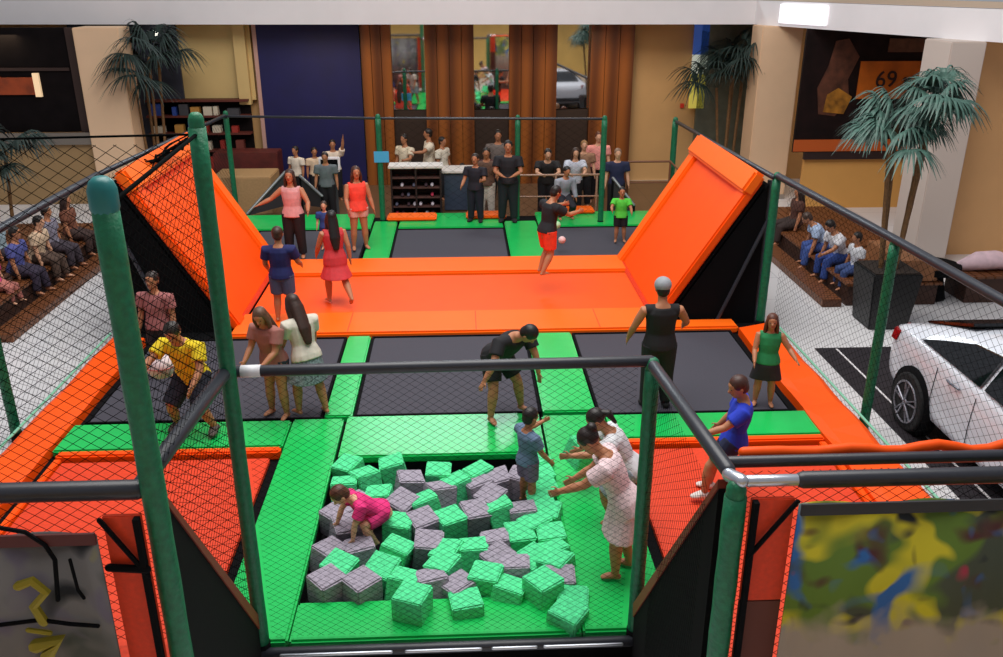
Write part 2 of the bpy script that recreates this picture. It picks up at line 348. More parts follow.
# trampolines
def tramp(x0,y0,x1,y1,label,m=BLACKMAT,name='trampoline'):
    t=empty(name,((x0+x1)/2,(y0+y1)/2,.2),label=label,cat='trampoline');a,b=(x1-x0)/2,(y1-y0)/2
    BX('jump_mat',(-a+.03,-b+.03,.03),(a-.03,b-.03,.07),m,t,.01)
    bm=bmesh.new()
    for p,q in (((-a,-b),(a,-b+.03)),((-a,b-.03),(a,b)),((-a,-b+.03),(-a+.03,b-.03)),((a-.03,-b+.03),(a,b-.03))): box(bm,(p[0],p[1],0),(q[0],q[1],.085))
    link('edge_frame',bm,BLACK,t)
    return t
tramp(-4.6,9.68,-1.74,12.3,'left black trampoline in the front row')
tramp(-1.36,9.72,.96,12.3,'centre black trampoline in the front row behind the foam pit')
tramp(1.66,9.62,4.1,12.3,'right black trampoline in the front row')
tramp(-4.3,16.2,-1.95,18.4,'back left black trampoline half hidden by jumping children')
tramp(-1.38,16.2,.94,18.4,'back centre black trampoline behind the orange one')
tramp(1.68,16.2,4.0,18.4,'back right black trampoline beside the right orange ramp')
# central orange trampoline
t=empty('orange_trampoline',(-.2,14.2,.2),label='wide flat orange trampoline in the middle between the two ramps',cat='trampoline')
BX('front_pad',(-3.3,-1.85,0),(3.28,-.95,.13),ORPAD,t,.03)
BX('side_strip',(3.3,-1.85,0),(4.45,-1.5,.12),ORPAD,t,.03)
BX('jump_mat',(-3.2,-.93,0),(3.2,.98,.085),ORANGE,t,.01)
BX('back_pad',(-3.3,1.02,0),(3.25,1.93,.14),ORPAD,t,.03)
for x in (-1.55,.4,2.3): BX('seam',(x,-1.8,.125),(x+.012,-1.0,.134),ORDARK,t)
# ramps
def ramp(sg,xb,xt,zt,y0,y1,label):
    t=empty('orange_ramp',(xb,y0,.25),label=label,cat='ramp')
    L=sqrt((xt-xb)**2+(zt-.25)**2);a=atan2(zt-.25,abs(xt-xb))
    # local frame: s up-slope, y depth, n normal
    def pt(s,y,n): return (sg*(s*cos(a)-n*sin(a)),y-y0 if False else y,s*sin(a)+n*cos(a))
    D=y1-y0
    def slab(name,s0,s1,ya,yb,n0,n1,m,bev=.02):
        bm=bmesh.new()
        hexa(bm,[pt(s0,ya,n0),pt(s1,ya,n0),pt(s1,yb,n0),pt(s0,yb,n0),pt(s0,ya,n1),pt(s1,ya,n1),pt(s1,yb,n1),pt(s0,yb,n1)],bev)
        return link(name,bm,m,t)
    slab('jump_mat',.05,L-.3,.35,D-.35,.02,.06,ORANGE,.005)
    slab('side_pad',0,L-.02,-.02,.33,-.02,.13,ORANGE,.03)
    slab('side_pad',0,L-.02,D-.33,D+.02,-.02,.13,ORPAD,.03)
    slab('top_pad',L-.32,L+.06,-.04,D+.04,0,.2,ORPAD,.04)
    slab('base_pad',-.02,.05,.35,D-.35,.0,.1,ORDARK,.01)
    slab('frame_board',.02,L-.05,.02,D-.02,-.1,-.03,BLACK)
    # black side cloth: filled wedge under the ramp
    bm=bmesh.new()
    X=abs(xt-xb)+.1;Z=zt-.3
    A=[(sg*.12,.04,-.05),(sg*X,.04,-.05),(sg*X,.04,Z-.02)];B=[(x,D-.04,z) for x,_,z in A]
    va=[bm.verts.new(p) for p in A];vb=[bm.verts.new(p) for p in B]
    bm.faces.new(va);bm.faces.new(vb[::-1])
    for i in range(3): bm.faces.new((va[i],vb[i],vb[(i+1)%3],va[(i+1)%3]))
    link('side_cloth',bm,BLACK,t)
    for y in (.1,D-.1):
        bm=bmesh.new();tube(bm,[(sg*(X+.03),y,-.2),(sg*(X+.03),y,Z+.03)],.035,8,'flat');link('support_post',bm,RAILM,t)
    bm=bmesh.new();tube(bm,[(sg*.9,-.05,-.02),(sg*(X+.03),-.02,Z*.75)],.03,8,'flat');link('brace',bm,RAILM,t)
    return t
ramp(1,3.08,4.52,2.5,12.75,16.05,'right orange sloping trampoline ramp rising towards the right rail')
ramp(-1,-3.52,-4.95,2.62,12.75,16.05,'left orange sloping trampoline ramp rising towards the left rail')
# orange side areas
def orange_flat(x0,y0,x1,y1,label):
    t=empty('orange_mat',((x0+x1)/2,(y0+y1)/2,.2),label=label,cat='trampoline');a,b=(x1-x0)/2,(y1-y0)/2
    BX('jump_mat',(-a+.1,-b+.1,0),(a-.1,b-.18,.07),ORDARK,t,.01)
    BX('back_edge_pad',(-a,b-.12,0),(a,b,.12),ORANGE,t,.02)
    BX('side_edge_pad',((a-.08) if x0>0 else -a,-b,0),(a if x0>0 else -a+.08,b-.13,.09),ORANGE,t,.01)
orange_flat(1.75,4.25,4.2,8.94,'orange mat right of the foam pit under the boy in blue')
orange_flat(-4.6,4.25,-2.1,8.94,'orange mat left of the foam pit')
def sidepad(sg,xi,xo,y0,y1,label,bulge):
    bm=bmesh.new();N=24;rows=[]
    for i in range(N+1):
        y=y0+(y1-y0)*i/N;k=bulge(y)
        xi_=xi*1.0-sg*k*.3
        rows.append([(xi_,y,.2),(xo,y,.2),(xo,y,.36+k*.5),(xo-sg*.1,y,.42+k),(xi_+sg*.1,y,.35+k*.5),(xi_,y,.32)])
    vs=[[bm.verts.new((p[0]-xi,p[1]-y0,p[2]-.2)) for p in r] for r in rows]
    for a,b in zip(vs,vs[1:]):
        for k in range(6): bm.faces.new((a[k],a[(k+1)%6],b[(k+1)%6],b[k]))
    bm.faces.new(vs[0]);bm.faces.new(vs[-1][::-1])
    o=link('side_pad',bm,ORANGE,None);o.location=(xi,y0,.2);tag(o,label=label,cat='pad')
sidepad(1,4.22,4.74,4.25,12.3,'long raised orange pad along the right edge of the court',lambda y:.03*sin(y*5)+.1*exp(-(y-6.6)**2))
sidepad(-1,-4.72,-5.18,4.25,12.3,'long raised orange pad along the left edge of the court',lambda y:.02*sin(y*4))
for sg,x,lab in ((1,4.775,'thin green cord along the outer right edge of the court'),(-1,-5.215,'thin green cord along the outer left edge of the court')):
    TB('edge_cord',[(x,4.3,.4),(x,12.3,.4)],.018,mat('mint_cord',(120,190,160),.6),label=lab,cat='cord')
# folded orange pads at back edge
for px,py,w_,lab in ((412,216,.55,'orange pad lying in front of the shoe rack'),(486,214,.45,'orange pad at the feet of the attendants'),(572,209,.5,'orange pad by the back rail near the right ramp')):
    x,y,_=G(px,py,.36);BX('loose_pad',(x-w_,y-.25,.305),(x+w_,y+.25,.38),ORPAD,None,.03,label=lab,cat='pad')
# ------------------------------------------------------------ posts, rails
def post(x,y,z1,r,label,z0=.2,cap=False):
    t=empty('padded_post',(x,y,z0),label=label,cat='post')
    n=14;bm=bmesh.new();tube(bm,[(0,0,(z1-z0)*i/n) for i in range(n+1)],[r*(1+.05*(i%2)) for i in range(n+1)],14,'flat');link('foam_sleeve',bm,POST,t,True)
    bm=bmesh.new();tube(bm,[(0,0,z1-z0-.04),(0,0,z1-z0+.05)],r*(1.1 if cap else .9),12);link('top_cap',bm,mat('teal_tape',(20,110,110),.4) if cap else POST,t,True)
    if z0<=.21:
        bm=bmesh.new();tube(bm,[(0,0,-.0),(0,0,.12)],r*1.15,12,'flat');link('base_collar',bm,BLACK,t,True)
post(-1.66,5.72,4.42,.056,'tall dark green padded post at the pit front left corner')
post(1.37,5.74,2.66,.056,'dark green padded post at the pit front right corner')
post(-1.66,4.1,4.34,.062,'nearest and thickest tall dark green padded post at left',0,cap=True)
post(1.48,4.06,2.66,.062,'near dark green padded post right of the black notch panel',0)
post(4.93,9.4,2.48,.058,'green post on the right side rail beside the car',0)
post(4.66,12.6,2.55,.062,'green post at the front of the right orange ramp')
post(5.1,20.8,2.15,.07,'slim green post at the back right corner beyond the right ramp',0)
post(-5.3,20.6,2.4,.06,'slim green post at the back left corner beyond the left ramp',0)
post(-1.72,19.05,2.52,.06,'slim green post left of the shoe rack with a blue sign')
post(1.25,18.95,2.5,.055,'slim green post behind the standing attendant')
post(3.08,18.75,2.5,.06,'slim green post on the back rail nearest the right ramp')
post(-5.5,9.8,2.6,.06,'green post on the left side rail near the left picture edge',0)
def rail(pts,r,label): return TB('padded_rail',pts,r,RAILM,label=label,cat='rail')
rail([(-1.66,5.76,2.7),(1.36,5.76,2.72)],.042,'black padded rail across the top of the pit front net')
rail([(1.36,5.66,2.72),(1.47,4.2,2.74)],.045,'black padded rail running from the pit corner to the near right post')
rail([(-1.68,5.66,2.72),(-1.76,4.2,2.74)],.05,'black padded rail running from the pit corner to the near left post')
rail([(1.85,4.08,2.74),(5.1,4.08,2.74)],.048,'thick black padded rail over the colourful banner')
rail([(1.5,4.32,2.72),(5.1,4.32,2.72)],.035,'second black rail just behind the colourful banner rail')
rail([(-1.75,4.12,2.76),(-5.3,4.12,2.76)],.055,'black padded rail over the grey banner at lower left')
rail([(4.9,4.3,2.62),(4.92,9.4,2.54),(4.66,12.55,2.6)],.05,'long black padded rail along the near right side')
rail([(4.6,12.6,2.58),(5.1,20.7,2.16)],.04,'black rail sloping back above the right orange ramp')
rail([(-5.3,4.3,2.62),(-5.3,9.3,2.62),(-5.3,13,2.62)],.05,'long black padded rail along the near left side')
rail([(-5.3,13.05,2.62),(-5.3,20.5,2.4)],.04,'black rail running back above the left orange ramp')
rail([(-5.3,20.55,2.38),(-1.75,19.1,2.52),(3.08,18.8,2.52)],.028,'thin grey rail across the back of the court')
TB('steel_pipe',[(1.54,4.08,2.74),(1.85,4.08,2.74)],.034,STEEL,label='short bare steel pipe joining the near right post to the rail',cat='pipe')
TB('steel_clamp',[(1.46,4.15,2.74),(1.5,4.05,2.76)],.04,STEEL,label='silver clamp on top of the near right post',cat='clamp')
TB('base_rail',[(-1.66,5.68,.24),(1.33,5.68,.24)],.045,RAILM,label='black base rail along the bottom of the pit front net',cat='rail')
for i,(a,b) in enumerate(((-1.5,-.62),(-.5,.1),(.2,.55),(.62,1.25))):
    TB('steel_strip',[(a,5.63,.255),(b,5.63,.255)],.014,STEEL,n=8,label=('pale steel strip under the pit front, leftmost','pale steel strip under the pit front, second from left','shortest pale steel strip under the pit front','pale steel strip under the pit front, rightmost')[i],cat='strip')
BX('blue_sign',(-1.84,18.98,1.6),(-1.52,18.99,1.84),mat('cyan_sign',(70,170,215),.5),None,.003,label='small light blue sign taped to the slim post left of the shoe rack',cat='sign')
TB('orange_roll',[(1.62+.105*i,4.4,2.735+.03*sin(i*1.3)*(i/15)) for i in range(18)],.032,ORANGE,label='wavy orange padded roll lying along the rail below the white car',cat='roll')
TB('white_tape',[(-1.58,5.76,2.70),(-1.44,5.76,2.702)],.045,mat('white_tape_cloth',(225,225,230),.5),cap='flat',label='white tape wrapped round the left end of the pit front rail',cat='tape')
# nets
net('safety_net',(-1.6,5.8,.3),(1,0,0),(0,0,1),2.88,2.36,.085,.0012,'black net across the front of the foam pit')
net('safety_net',(1.36,4.2,.3),(0,1,0),(0,0,1),1.45,2.38,.09,.0013,'black net on the right side of the notch before the pit')
net('safety_net',(-1.7,4.2,.3),(0,1,0),(0,0,1),1.45,4.0,.1,.0018,'tall black net between the two tall left posts')
net('safety_net',(-5.2,5.8,.3),(1,0,0),(0,0,1),3.5,4.0,.13,.0026,'tall black net across the left front of the court')
net('safety_net',(1.5,4.28,.3),(1,0,0),(0,0,1),3.3,2.38,.1,.002,'black net behind the colourful banner')
net('safety_net',(4.82,4.3,.05),(0,1,0),(0,0,1),8.2,2.5,.14,.002,'black net along the right side of the court')
net('safety_net',(-5.28,4.3,.05),(0,1,0),(0,0,1),16,2.5,.16,.0026,'black net along the left side of the court')
net('safety_net',(-1.7,19.0,.35),(1,0,0),(0,0,1),4.75,2.1,.24,.002,'thin black net across the back of the court')
TB('net_rope',[(-1.66,5.82,4.36),(-5.4,5.82,4.3)],.008,NET,n=6,label='thin black rope on top of the tall left front net',cat='rope')
TB('net_rope',[(-1.66,5.7,4.38),(-1.66,4.15,4.3)],.012,NET,n=6,label='thin black rope joining the two tall left posts',cat='rope')
# gathered net bundle where rail meets left ramp
bm=bmesh.new();rnd=random.Random(2)
a=Vv(V(120,182,12.9));b=Vv(V(188,140,14.8))
for i in range(7):
    pts=[a.lerp(b,k/10)+Vv((rnd.uniform(-.1,.1),rnd.uniform(-.1,.1),rnd.uniform(-.09,.09))) for k in range(11)]
    tube(bm,pts,rnd.uniform(.008,.02),5)
o=link('gathered_net',bm,NET);tag(o,label='bunched black net draped over the top of the left orange ramp',cat='net')
# black gusset panels with red-brown edge, orange strips, banners
RB=mat('dark_red_trim',(120,34,18),.55)
def gusset(x0,x1,label):
    t=empty('gusset_panel',(0,0,0),label=label,cat='panel')
    xn,xf=x0,x1
    def pr(name,poly,dx0,dx1,m):
        bm=bmesh.new();A=[];B=[]
        for y,z in poly:
            k=(y-4.15)/(5.7-4.15);xc=xn+(xf-xn)*k
            A.append(bm.verts.new((xc+dx0,y,z)));B.append(bm.verts.new((xc+dx1,y,z)))
        bm.faces.new(A);bm.faces.new(B[::-1]);n=len(A)
        for i in range(n): bm.faces.new((A[i],B[i],B[(i+1)%n],A[(i+1)%n]))
        link(name,bm,m,t)
    pr('cloth',[(4.17,-.0),(4.17,2.64),(5.66,.5),(5.66,0)],-.02,.02,BLACK)
    pr('edge_trim',[(4.17,2.64),(4.17,2.7),(5.68,.62),(5.66,.5)],-.03,.03,RB)
gusset(1.44,1.36,'black triangular side panel with dark red edge right of the notch')
gusset(-1.66,-1.68,'black triangular side panel with dark red edge left of the notch')
def strip(x0,x1,label,brown):
    t=empty('orange_curtain',((x0+x1)/2,4.02,0),label=label,cat='curtain');w_=(x1-x0)/2
    BX('cloth',(-w_,0,1.98 if brown else .3),(w_,.03,2.66),ORDARK,t,.005)
    if brown: BX('lower_cloth',(-w_,0,.3),(w_,.03,1.98),mat('brown_cloth',(92,40,26),.7),t,.005)
    BX('edge_tube',(-w_-.0,-.04,.3),(-w_+.03,0,2.66),BLACK,t) if brown else BX('edge_tube',(w_-.03,-.04,.3),(w_,0,2.66),BLACK,t)
    s=1 if brown else -1
    bm=bmesh.new();tube(bm,[(s*w_,-.03,2.66),(-s*w_,-.03,2.3)],.014,6);link('strap',bm,BLACK,t)
    if not brown:
        bm=bmesh.new();tube(bm,[(-w_,-.03,2.36),(w_,-.03,2.34)],.022,6);link('strap',bm,BLACK,t)
    return t
strip(1.56,1.8,'narrow orange curtain with brown foot between near right post and colourful banner',True)
strip(-1.92,-1.72,'narrow orange curtain between the grey banner and the near left post',False)
g1=graffiti('banner_bright_print',(60,66,48),[((84,110,26),.44,(3,0,1)),((190,176,24),.5,(5.5,0,3)),((70,28,24),.6,(1,0,8)),((36,90,150),.54,(7.2,0,2)),((150,40,60),.68,(4,0,5)),((20,22,26),.6,(9,0,1))],2.2,((158,142,126),-.72))
g2=graffiti('banner_grey_print',(104,100,98),[((70,74,70),.55,(3,0,1)),((150,140,20),.62,(1.5,0,6)),((96,88,100),.55,(6,0,2)),((24,24,26),.63,(2,0,4))],2.6)
def banner(x0,x1,zt,m,label):
    t=empty('banner',((x0+x1)/2,3.96,zt),label=label,cat='banner')
    bm=bmesh.new();N=40;w_=x1-x0;rows=[]
    for i in range(N+1):
        x=-w_/2+w_*i/N;y=.02*sin(i*.9)
        rows.append([bm.verts.new((x,y+.0,0)),bm.verts.new((x,y*1.6,-zt+.05)),bm.verts.new((x,y*1.6+.012,-zt+.05)),bm.verts.new((x,y+.012,0))])
    for a,b in zip(rows,rows[1:]):
        for k in range(4): bm.faces.new((a[k],a[(k+1)%4],b[(k+1)%4],b[k]))
    bm.faces.new(rows[0]);bm.faces.new(rows[-1][::-1])
    link('printed_cloth',bm,m,t,True)
    bm=bmesh.new();box(bm,(-w_/2,-.02,-.05),(w_/2,-.035,.02));link('dark_hem',bm,mat('dark_hem_cloth',(36,36,40),.6),t)
    return t
banner(1.8,5.1,2.66,g1,'colourful graffiti style banner hanging at lower right')
b2=banner(-5.3,-1.93,2.6,g2,'grey graffiti style banner with yellow marks at lower left')
[c for c in b2.children if c.name.startswith('dark_hem')][0].data.materials[0]=mat('dark_red_hem',(84,26,24),.6)
# black strokes and yellow arrow on grey banner
def stroke(pts,r,m):
    bm=bmesh.new();tube(bm,[Vv(V(x,y,3.92))-b2.location for x,y in pts],r,6);o=link('painted_stroke',bm,m,b2);return o
stroke([(0,528),(25,532),(45,545),(55,560),(58,600)],.012,BLACK);stroke([(70,560),(78,590),(84,598)],.01,BLACK);stroke([(0,625),(40,620),(70,624),(98,626)],.012,BLACK)
YEL=mat('yellow_paint',(150,134,20),.6)
stroke([(18,586),(32,581),(46,592),(34,606),(44,622)],.026,YEL);stroke([(28,630),(50,633)],.014,YEL);stroke([(36,646),(60,640),(48,655)],.04,YEL)
# ------------------------------------------------------------ foam pit
def cube_mesh(name,m,seed):
    bm=bmesh.new();s=.135;box(bm,(-s,-s,-s),(s,s,s),.012);r=random.Random(seed)
    for v in bm.verts: v.co+=Vv((r.uniform(-.004,.004),)*3)
    me=bpy.data.meshes.new(name);bm.to_mesh(me);bm.free();me.materials.append(m);return me
CM={'g':cube_mesh('foam_cube_green',FOAMG,1),'y':cube_mesh('foam_cube_grey',FOAMY,2)}
tops=[(347,462,'g'),(365,473,'g'),(342,482,'g'),(393,461,'g'),(409,477,'y'),(379,492,'g'),(438,469,'g'),(440,487,'y'),(466,479,'g'),(405,498,'y'),(331,511,'y'),(423,498,'g'),(420,517,'y'),(450,515,'g'),(474,508,'y'),(401,520,'g'),(428,539,'y'),(451,549,'g'),(470,546,'g'),(325,548,'y'),(338,561,'g'),(327,577,'y'),(361,579,'y'),(382,563,'g'),(407,577,'g'),(443,561,'g'),(430,575,'y'),(412,593,'g'),(463,583,'y'),(500,552,'y'),(486,574,'g'),(542,553,'g'),(516,562,'y'),(572,545,'g'),(574,562,'g'),(547,581,'g'),(580,576,'y'),(570,596,'g'),(588,594,'g'),(506,584,'g'),(466,598,'g'),(500,476,'y'),(480,472,'g'),(508,506,'g'),(522,509,'y'),(520,529,'g'),(546,514,'g'),(497,539,'y'),(546,470,'g'),(562,465,'g'),(546,492,'g'),(566,490,'g'),(492,492,'y'),(358,500,'y'),(360,545,'y'),(525,474,'y'),(585,510,'g'),(395,545,'g'),(345,522,'y'),(560,530,'g'),(478,478,'y')]
rnd=random.Random(7);cubes=[]
for i,(px,py,c) in enumerate(tops):
    zt=.36 if py<560 else .38
    if (px,py)==(412,593): zt=.50
    if (px,py)==(547,581): zt=.46
    if (px,py) in ((327,577),(361,579),(486,574)): zt=.42
    x,y,_=G(px,py,zt)
    x=max(-1.28,min(.84,x)) if (px,py)!=(412,593) else x
    y=min(8.5,y)
    tilt=0 if zt>.39 else .25
    cubes.append([x,y,zt-.12,c,(rnd.uniform(-tilt,tilt),rnd.uniform(-tilt,tilt),rnd.uniform(0,1.57))])
# relax horizontally so that cubes do not run into one another
for it in range(30):
    for i in range(len(cubes)):
        for j in range(i):
            a,b=cubes[i],cubes[j];d=Vv((a[0]-b[0],a[1]-b[1],a[2]-b[2]));l=d.length
            if l<.24:
                d=d/max(l,1e-3)*(.24-l)*.3
                a[0]+=d.x;a[1]+=d.y;a[2]+=d.z;b[0]-=d.x;b[1]-=d.y;b[2]-=d.z
    for a in cubes:
        a[2]=max(.17,min(.42,a[2]))
        if a[1]>6.45: a[0]=max(-1.3,min(.82,a[0]));a[1]=min(8.52,a[1])
rowname=['front row','second row from the front','third row from the front','fourth row from the front','fifth row from the front','row along the back edge']
rows={}
for c in cubes: rows.setdefault((min(5,max(0,int((c[1]-6.0)/.43))),c[3]),[]).append(c)
ordn=['leftmost','second','third','fourth','fifth','sixth','seventh','eighth','ninth','tenth','eleventh','twelfth']
for (r,c),lst in rows.items():
    lst.sort(key=lambda q:q[0])
    for k,q in enumerate(lst):
        o=bpy.data.objects.new('foam_cube',CM[c]);COL.objects.link(o);o.location=q[:3];o.rotation_euler=q[4]
        cn='green' if c=='g' else 'grey'
        lab=f"{ordn[k]} {cn} foam cube {'' if k==0 else 'from left '}in the pit's {rowname[r]}"
        tag(o,label=lab,cat='foam cube',group='foam cubes in the pit')
o=bpy.data.objects.new('foam_cube',CM['g']);COL.objects.link(o);o.location=V(582,452,8.0);o.rotation_euler=(.3,.2,.6);tag(o,label='green foam cube held up between the two girls at the pit edge',cat='foam cube',group='foam cubes in the pit')
# ------------------------------------------------------------ people
SKIN={'l':(214,160,128),'m':(178,118,84),'d':(128,78,52)}
def fabric(c): return mat('fabric_%02x%02x%02x'%c,c,.8,noise=.12,nscale=14)
def vdir(f,a,s): f=radians(f);a=radians(a);return Vv((s*sin(a),cos(a)*sin(f),-cos(a)*cos(f)))
def ringhead(bm,M,k,rings,n=16):
    rr=[]
    for z,rx,ry,yo in rings:
        rr.append([bm.verts.new(M@(Vv((rx*cos(2*pi*i/n),ry*sin(2*pi*i/n)+yo,z))*k)) for i in range(n)])
    for a,b in zip(rr,rr[1:]):
        for i in range(n): bm.faces.new((a[i],a[(i+1)%n],b[(i+1)%n],b[i]))
    bm.faces.new(rr[0][::-1]);bm.faces.new(rr[-1])
def person(label,at,h,face=180,top=(60,60,60),bottom=(30,30,40),bl='shorts',sleeve='short',hair=(30,20,16),hl='short',skin='m',lean=0,roll=0,head=(0,0),
           la=(5,8,15,6),ra=(5,8,15,6),ll=(3,4,-3,3),rl=(3,4,-3,3),child=0,seat=False,shoe=None,cap=None,det=1,group=None,twist=0,grip=False,dress=False,lift=0):
    """pose angles are degrees: (forward, outward) for the upper and the lower segment, measured in the body frame"""
    t=empty('person',at,radians(face),label=label,cat='person',group=group)
    S=h;fem=hl in('long','pony','bun') or dress
    k=1+child*.28                                   # head enlargement for children
    leg=.5-.04*child;th=leg*.49;sh=leg*.44;fh=.04
    tor=.335-.005*child;sw=(.114 if fem else .134)-.004*child;fat=1.14
    R=Euler((radians(-lean),radians(roll),0)).to_matrix();Tw=Matrix.Rotation(radians(twist),3,'Z')
    P0=Vv((0,0,0))
    def T(x,y,z): return P0+R@Tw@Vv((x,y,z))
    hip={-1:Vv((-.05,0,-.0)),1:Vv((.05,0,-.0))}
    J={}
    for s,L in ((-1,ll),(1,rl)):
        kn=hip[s]+vdir(L[0],L[1],s)*th;an=kn+vdir(L[2],L[3],s)*sh
        J[s]=(hip[s],kn,an)
    if seat: zoff=0
    else: zoff=-(min(J[-1][2].z,J[1][2].z)-fh)
    O=Vv((0,0,zoff))
    if not seat:
        m=(J[-1][2]+J[1][2])/2;O.x=-m.x;O.y=-m.y
    O.z+=lift
    def B(v): return (v+O)*S
    bm=bmesh.new()
    def tb(b,pts,rad,cap='round',side=(1,0,0),n=14):
        q=fat if max((r[0] if isinstance(r,tuple) else r) for r in rad)>.031 else 1
        tube(b,[B(p) for p in pts],[(r[0]*S*q,r[1]*S*q) if isinstance(r,tuple) else (r*S*q,r*S*q) for r in rad],n,cap,side=side)
    wz=.062 if fem else .07
    Tp=[T(0,0,-.035),T(0,0,.03),T(0,.004,.11),T(0,0,.2),T(0,-.006,.275),T(0,-.008,.315),T(0,-.004,tor+.01)]
    Tr=[(.075,.055),(.088,.062),(wz,.05),(.085,.06),(.1,.055),(.07,.042),(.034,.032)]
    side=R@Tw@Vv((1,0,0))
    tb(bm,Tp,Tr,side=side)
    neck=T(0,-.004,tor);hp,hy=head
    RH=(R.to_quaternion().slerp(Matrix.Identity(3).to_quaternion(),.5)).to_matrix()@Matrix.Rotation(radians(hy),3,'Z')@Matrix.Rotation(radians(-hp),3,'X')
    hc=neck+RH@Vv((0,.012,.045+.068*k))
    tb(bm,[neck-(R@Vv((0,0,.03))),hc-RH@Vv((0,.005,.03))],[.033,.03])
    MH=Matrix.Translation(B(hc))@RH.to_4x4()
    HR=[(-.07,.014,.016,.028),(-.064,.026,.03,.02),(-.045,.036,.044,.01),(-.02,.044,.054,.002),(.008,.049,.06,0),(.035,.048,.06,-.003),(.055,.036,.046,-.005),(.067,.018,.024,-.006)]
    ringhead(bm,MH,S*k,HR)
    def hpt(x,y,z): return MH@(Vv((x,y,z))*S*k)
    tube(bm,[hpt(0,.05,.012),hpt(0,.068,-.012),hpt(0,.062,-.018)],[.006*S*k,.011*S*k,.009*S*k],8)
    for s in (-1,1): ell(bm,hpt(s*.05,-.004,-.004),(.008*S*k,.012*S*k,.018*S*k),RH.to_4x4(),8)
    sk=SKIN[skin]
    # arms and hands
    arms={}
    for s,A in ((-1,la),(1,ra)):
        sp=T(s*sw,-.004,.285);el=sp+Tw@vdir(A[0],A[1],s)*.158;wr=el+Tw@vdir(A[2],A[3],s)*.135
        arms[s]=(sp,el,wr)
        tb(bm,[T(s*.06,-.004,.285),sp,sp.lerp(el,.5),el,el.lerp(wr,.35),wr],[.036,.034,.029,.023,.024,.0165])
        d=(wr-el).normalized();sd=Vv((0,1,0)) if abs(d.y)<.8 else Vv((0,0,1));sd=(sd-d*sd.dot(d)).normalized();nn=d.cross(sd)
        hk=1.0
        tb(bm,[wr-d*.004,wr+d*.02,wr+d*.048],[(.017,.012),(.024,.011),(.024,.009)],side=sd,n=10)
        curl=.9 if grip else .3
        for q in range(4):
            b0=wr+d*.047+sd*(q-1.5)*.0125;ln=(.034,.041,.038,.03)[q]
            dd=(d+sd*(q-1.5)*.11).normalized();d2=(dd+nn*curl*-s).normalized()
            m1=b0+dd*ln*.5;m2=m1+d2*ln*.5
            tb(bm,[b0,m1,m2],[.0058,.0054,.0046],n=6)
        b0=wr+d*.016+sd*.02;tb(bm,[b0,b0+(d*.6+sd*.8).normalized()*.022,b0+(d*.6+sd*.8).normalized()*.022+(d+sd*.2).normalized()*.018],[.0068,.0062,.005],n=6)
    for s,L in ((-1,ll),(1,rl)):
        hj,kn,an=J[s]
        tb(bm,[hj+Vv((-s*.005,0,.02)),hj,hj.lerp(kn,.5),kn,kn.lerp(an,.3),an.lerp(kn,.25),an],[.056,.058,.046,.034,.036,.026,.02])
        fd=(Vv((s*.2,1,0))).normalized();heel=an+Vv((0,-.02,-.022));toe=an+fd*.075+Vv((0,0,-.028))
        if L[2]<-35: fd=Vv((0,.45,-.9));heel=an+Vv((0,-.02,-.01));toe=an+fd*.08
        tb(bm,[heel,an+Vv((0,.01,-.018)),an.lerp(toe,.6)+Vv((0,0,-.002)),toe],[(.018,.018),(.022,.022),(.026,.015),(.02,.01)],side=(1,0,0),n=10)
    vox=(.0085 if det else .016)*max(.8,S*.75)
    def fin(name,b,m,v=vox,it=3):
        o=link(name,b,m,t,True)
        r=o.modifiers.new('fuse','REMESH');r.mode='VOXEL';r.voxel_size=v;r.use_smooth_shade=True
        s_=o.modifiers.new('smooth','SMOOTH');s_.factor=.5;s_.iterations=it
        return o
    fin('body',bm,mat('skin_'+skin,sk,.55))
    M=.0135
    # upper garment
    bm=bmesh.new()
    if top:
        low=-.012 if not dress else -.05
        Tp2=[T(0,0,low),T(0,0,.03),T(0,.004,.11),T(0,0,.2),T(0,-.006,.275),T(0,-.008,.318)]
        Tr2=[(.104+M,.08+M),(.1+M,.074+M),(wz+.012+M,.052+M),(.086+M,.061+M),(.1+M,.056+M),(.06+M,.04+M)]
        tb(bm,Tp2,Tr2,'flat',side=side)
        for s in (-1,1):
            sp,el,wr=arms[s]
            if sleeve=='short': tb(bm,[T(s*.05,-.004,.285),sp,sp.lerp(el,.62)],[.04+M*.6,.038+M,.034+M],'flat')
            elif sleeve=='long': tb(bm,[T(s*.05,-.004,.285),sp,el,wr.lerp(el,.06)],[.04+M*.6,.037+M,.026+M,.02+M*.8],'flat')
            else: tb(bm,[T(s*.03,-.004,.29),T(s*(sw-.01),-.004,.288)],[.034+M*.4,.034+M*.5],'flat')
        if dress:
            avg=(J[-1][1]+J[1][1])/2;c0=T(0,0,.03)
            wid=abs(J[1][1].x-J[-1][1].x)/2+.085;dep=abs(J[1][1].y-J[-1][1].y)/2+.085
            tb(bm,[c0,Vv((0,0,-.05))+(avg*.1),avg*.85+Vv((0,0,.0))],[(.09+M,.066+M),(.1+M,.085+M),(wid,dep)],'flat')
        fin('dress' if dress else 'shirt',bm,fabric(top) if not isinstance(top,bpy.types.Material) else top,vox*1.15,2)
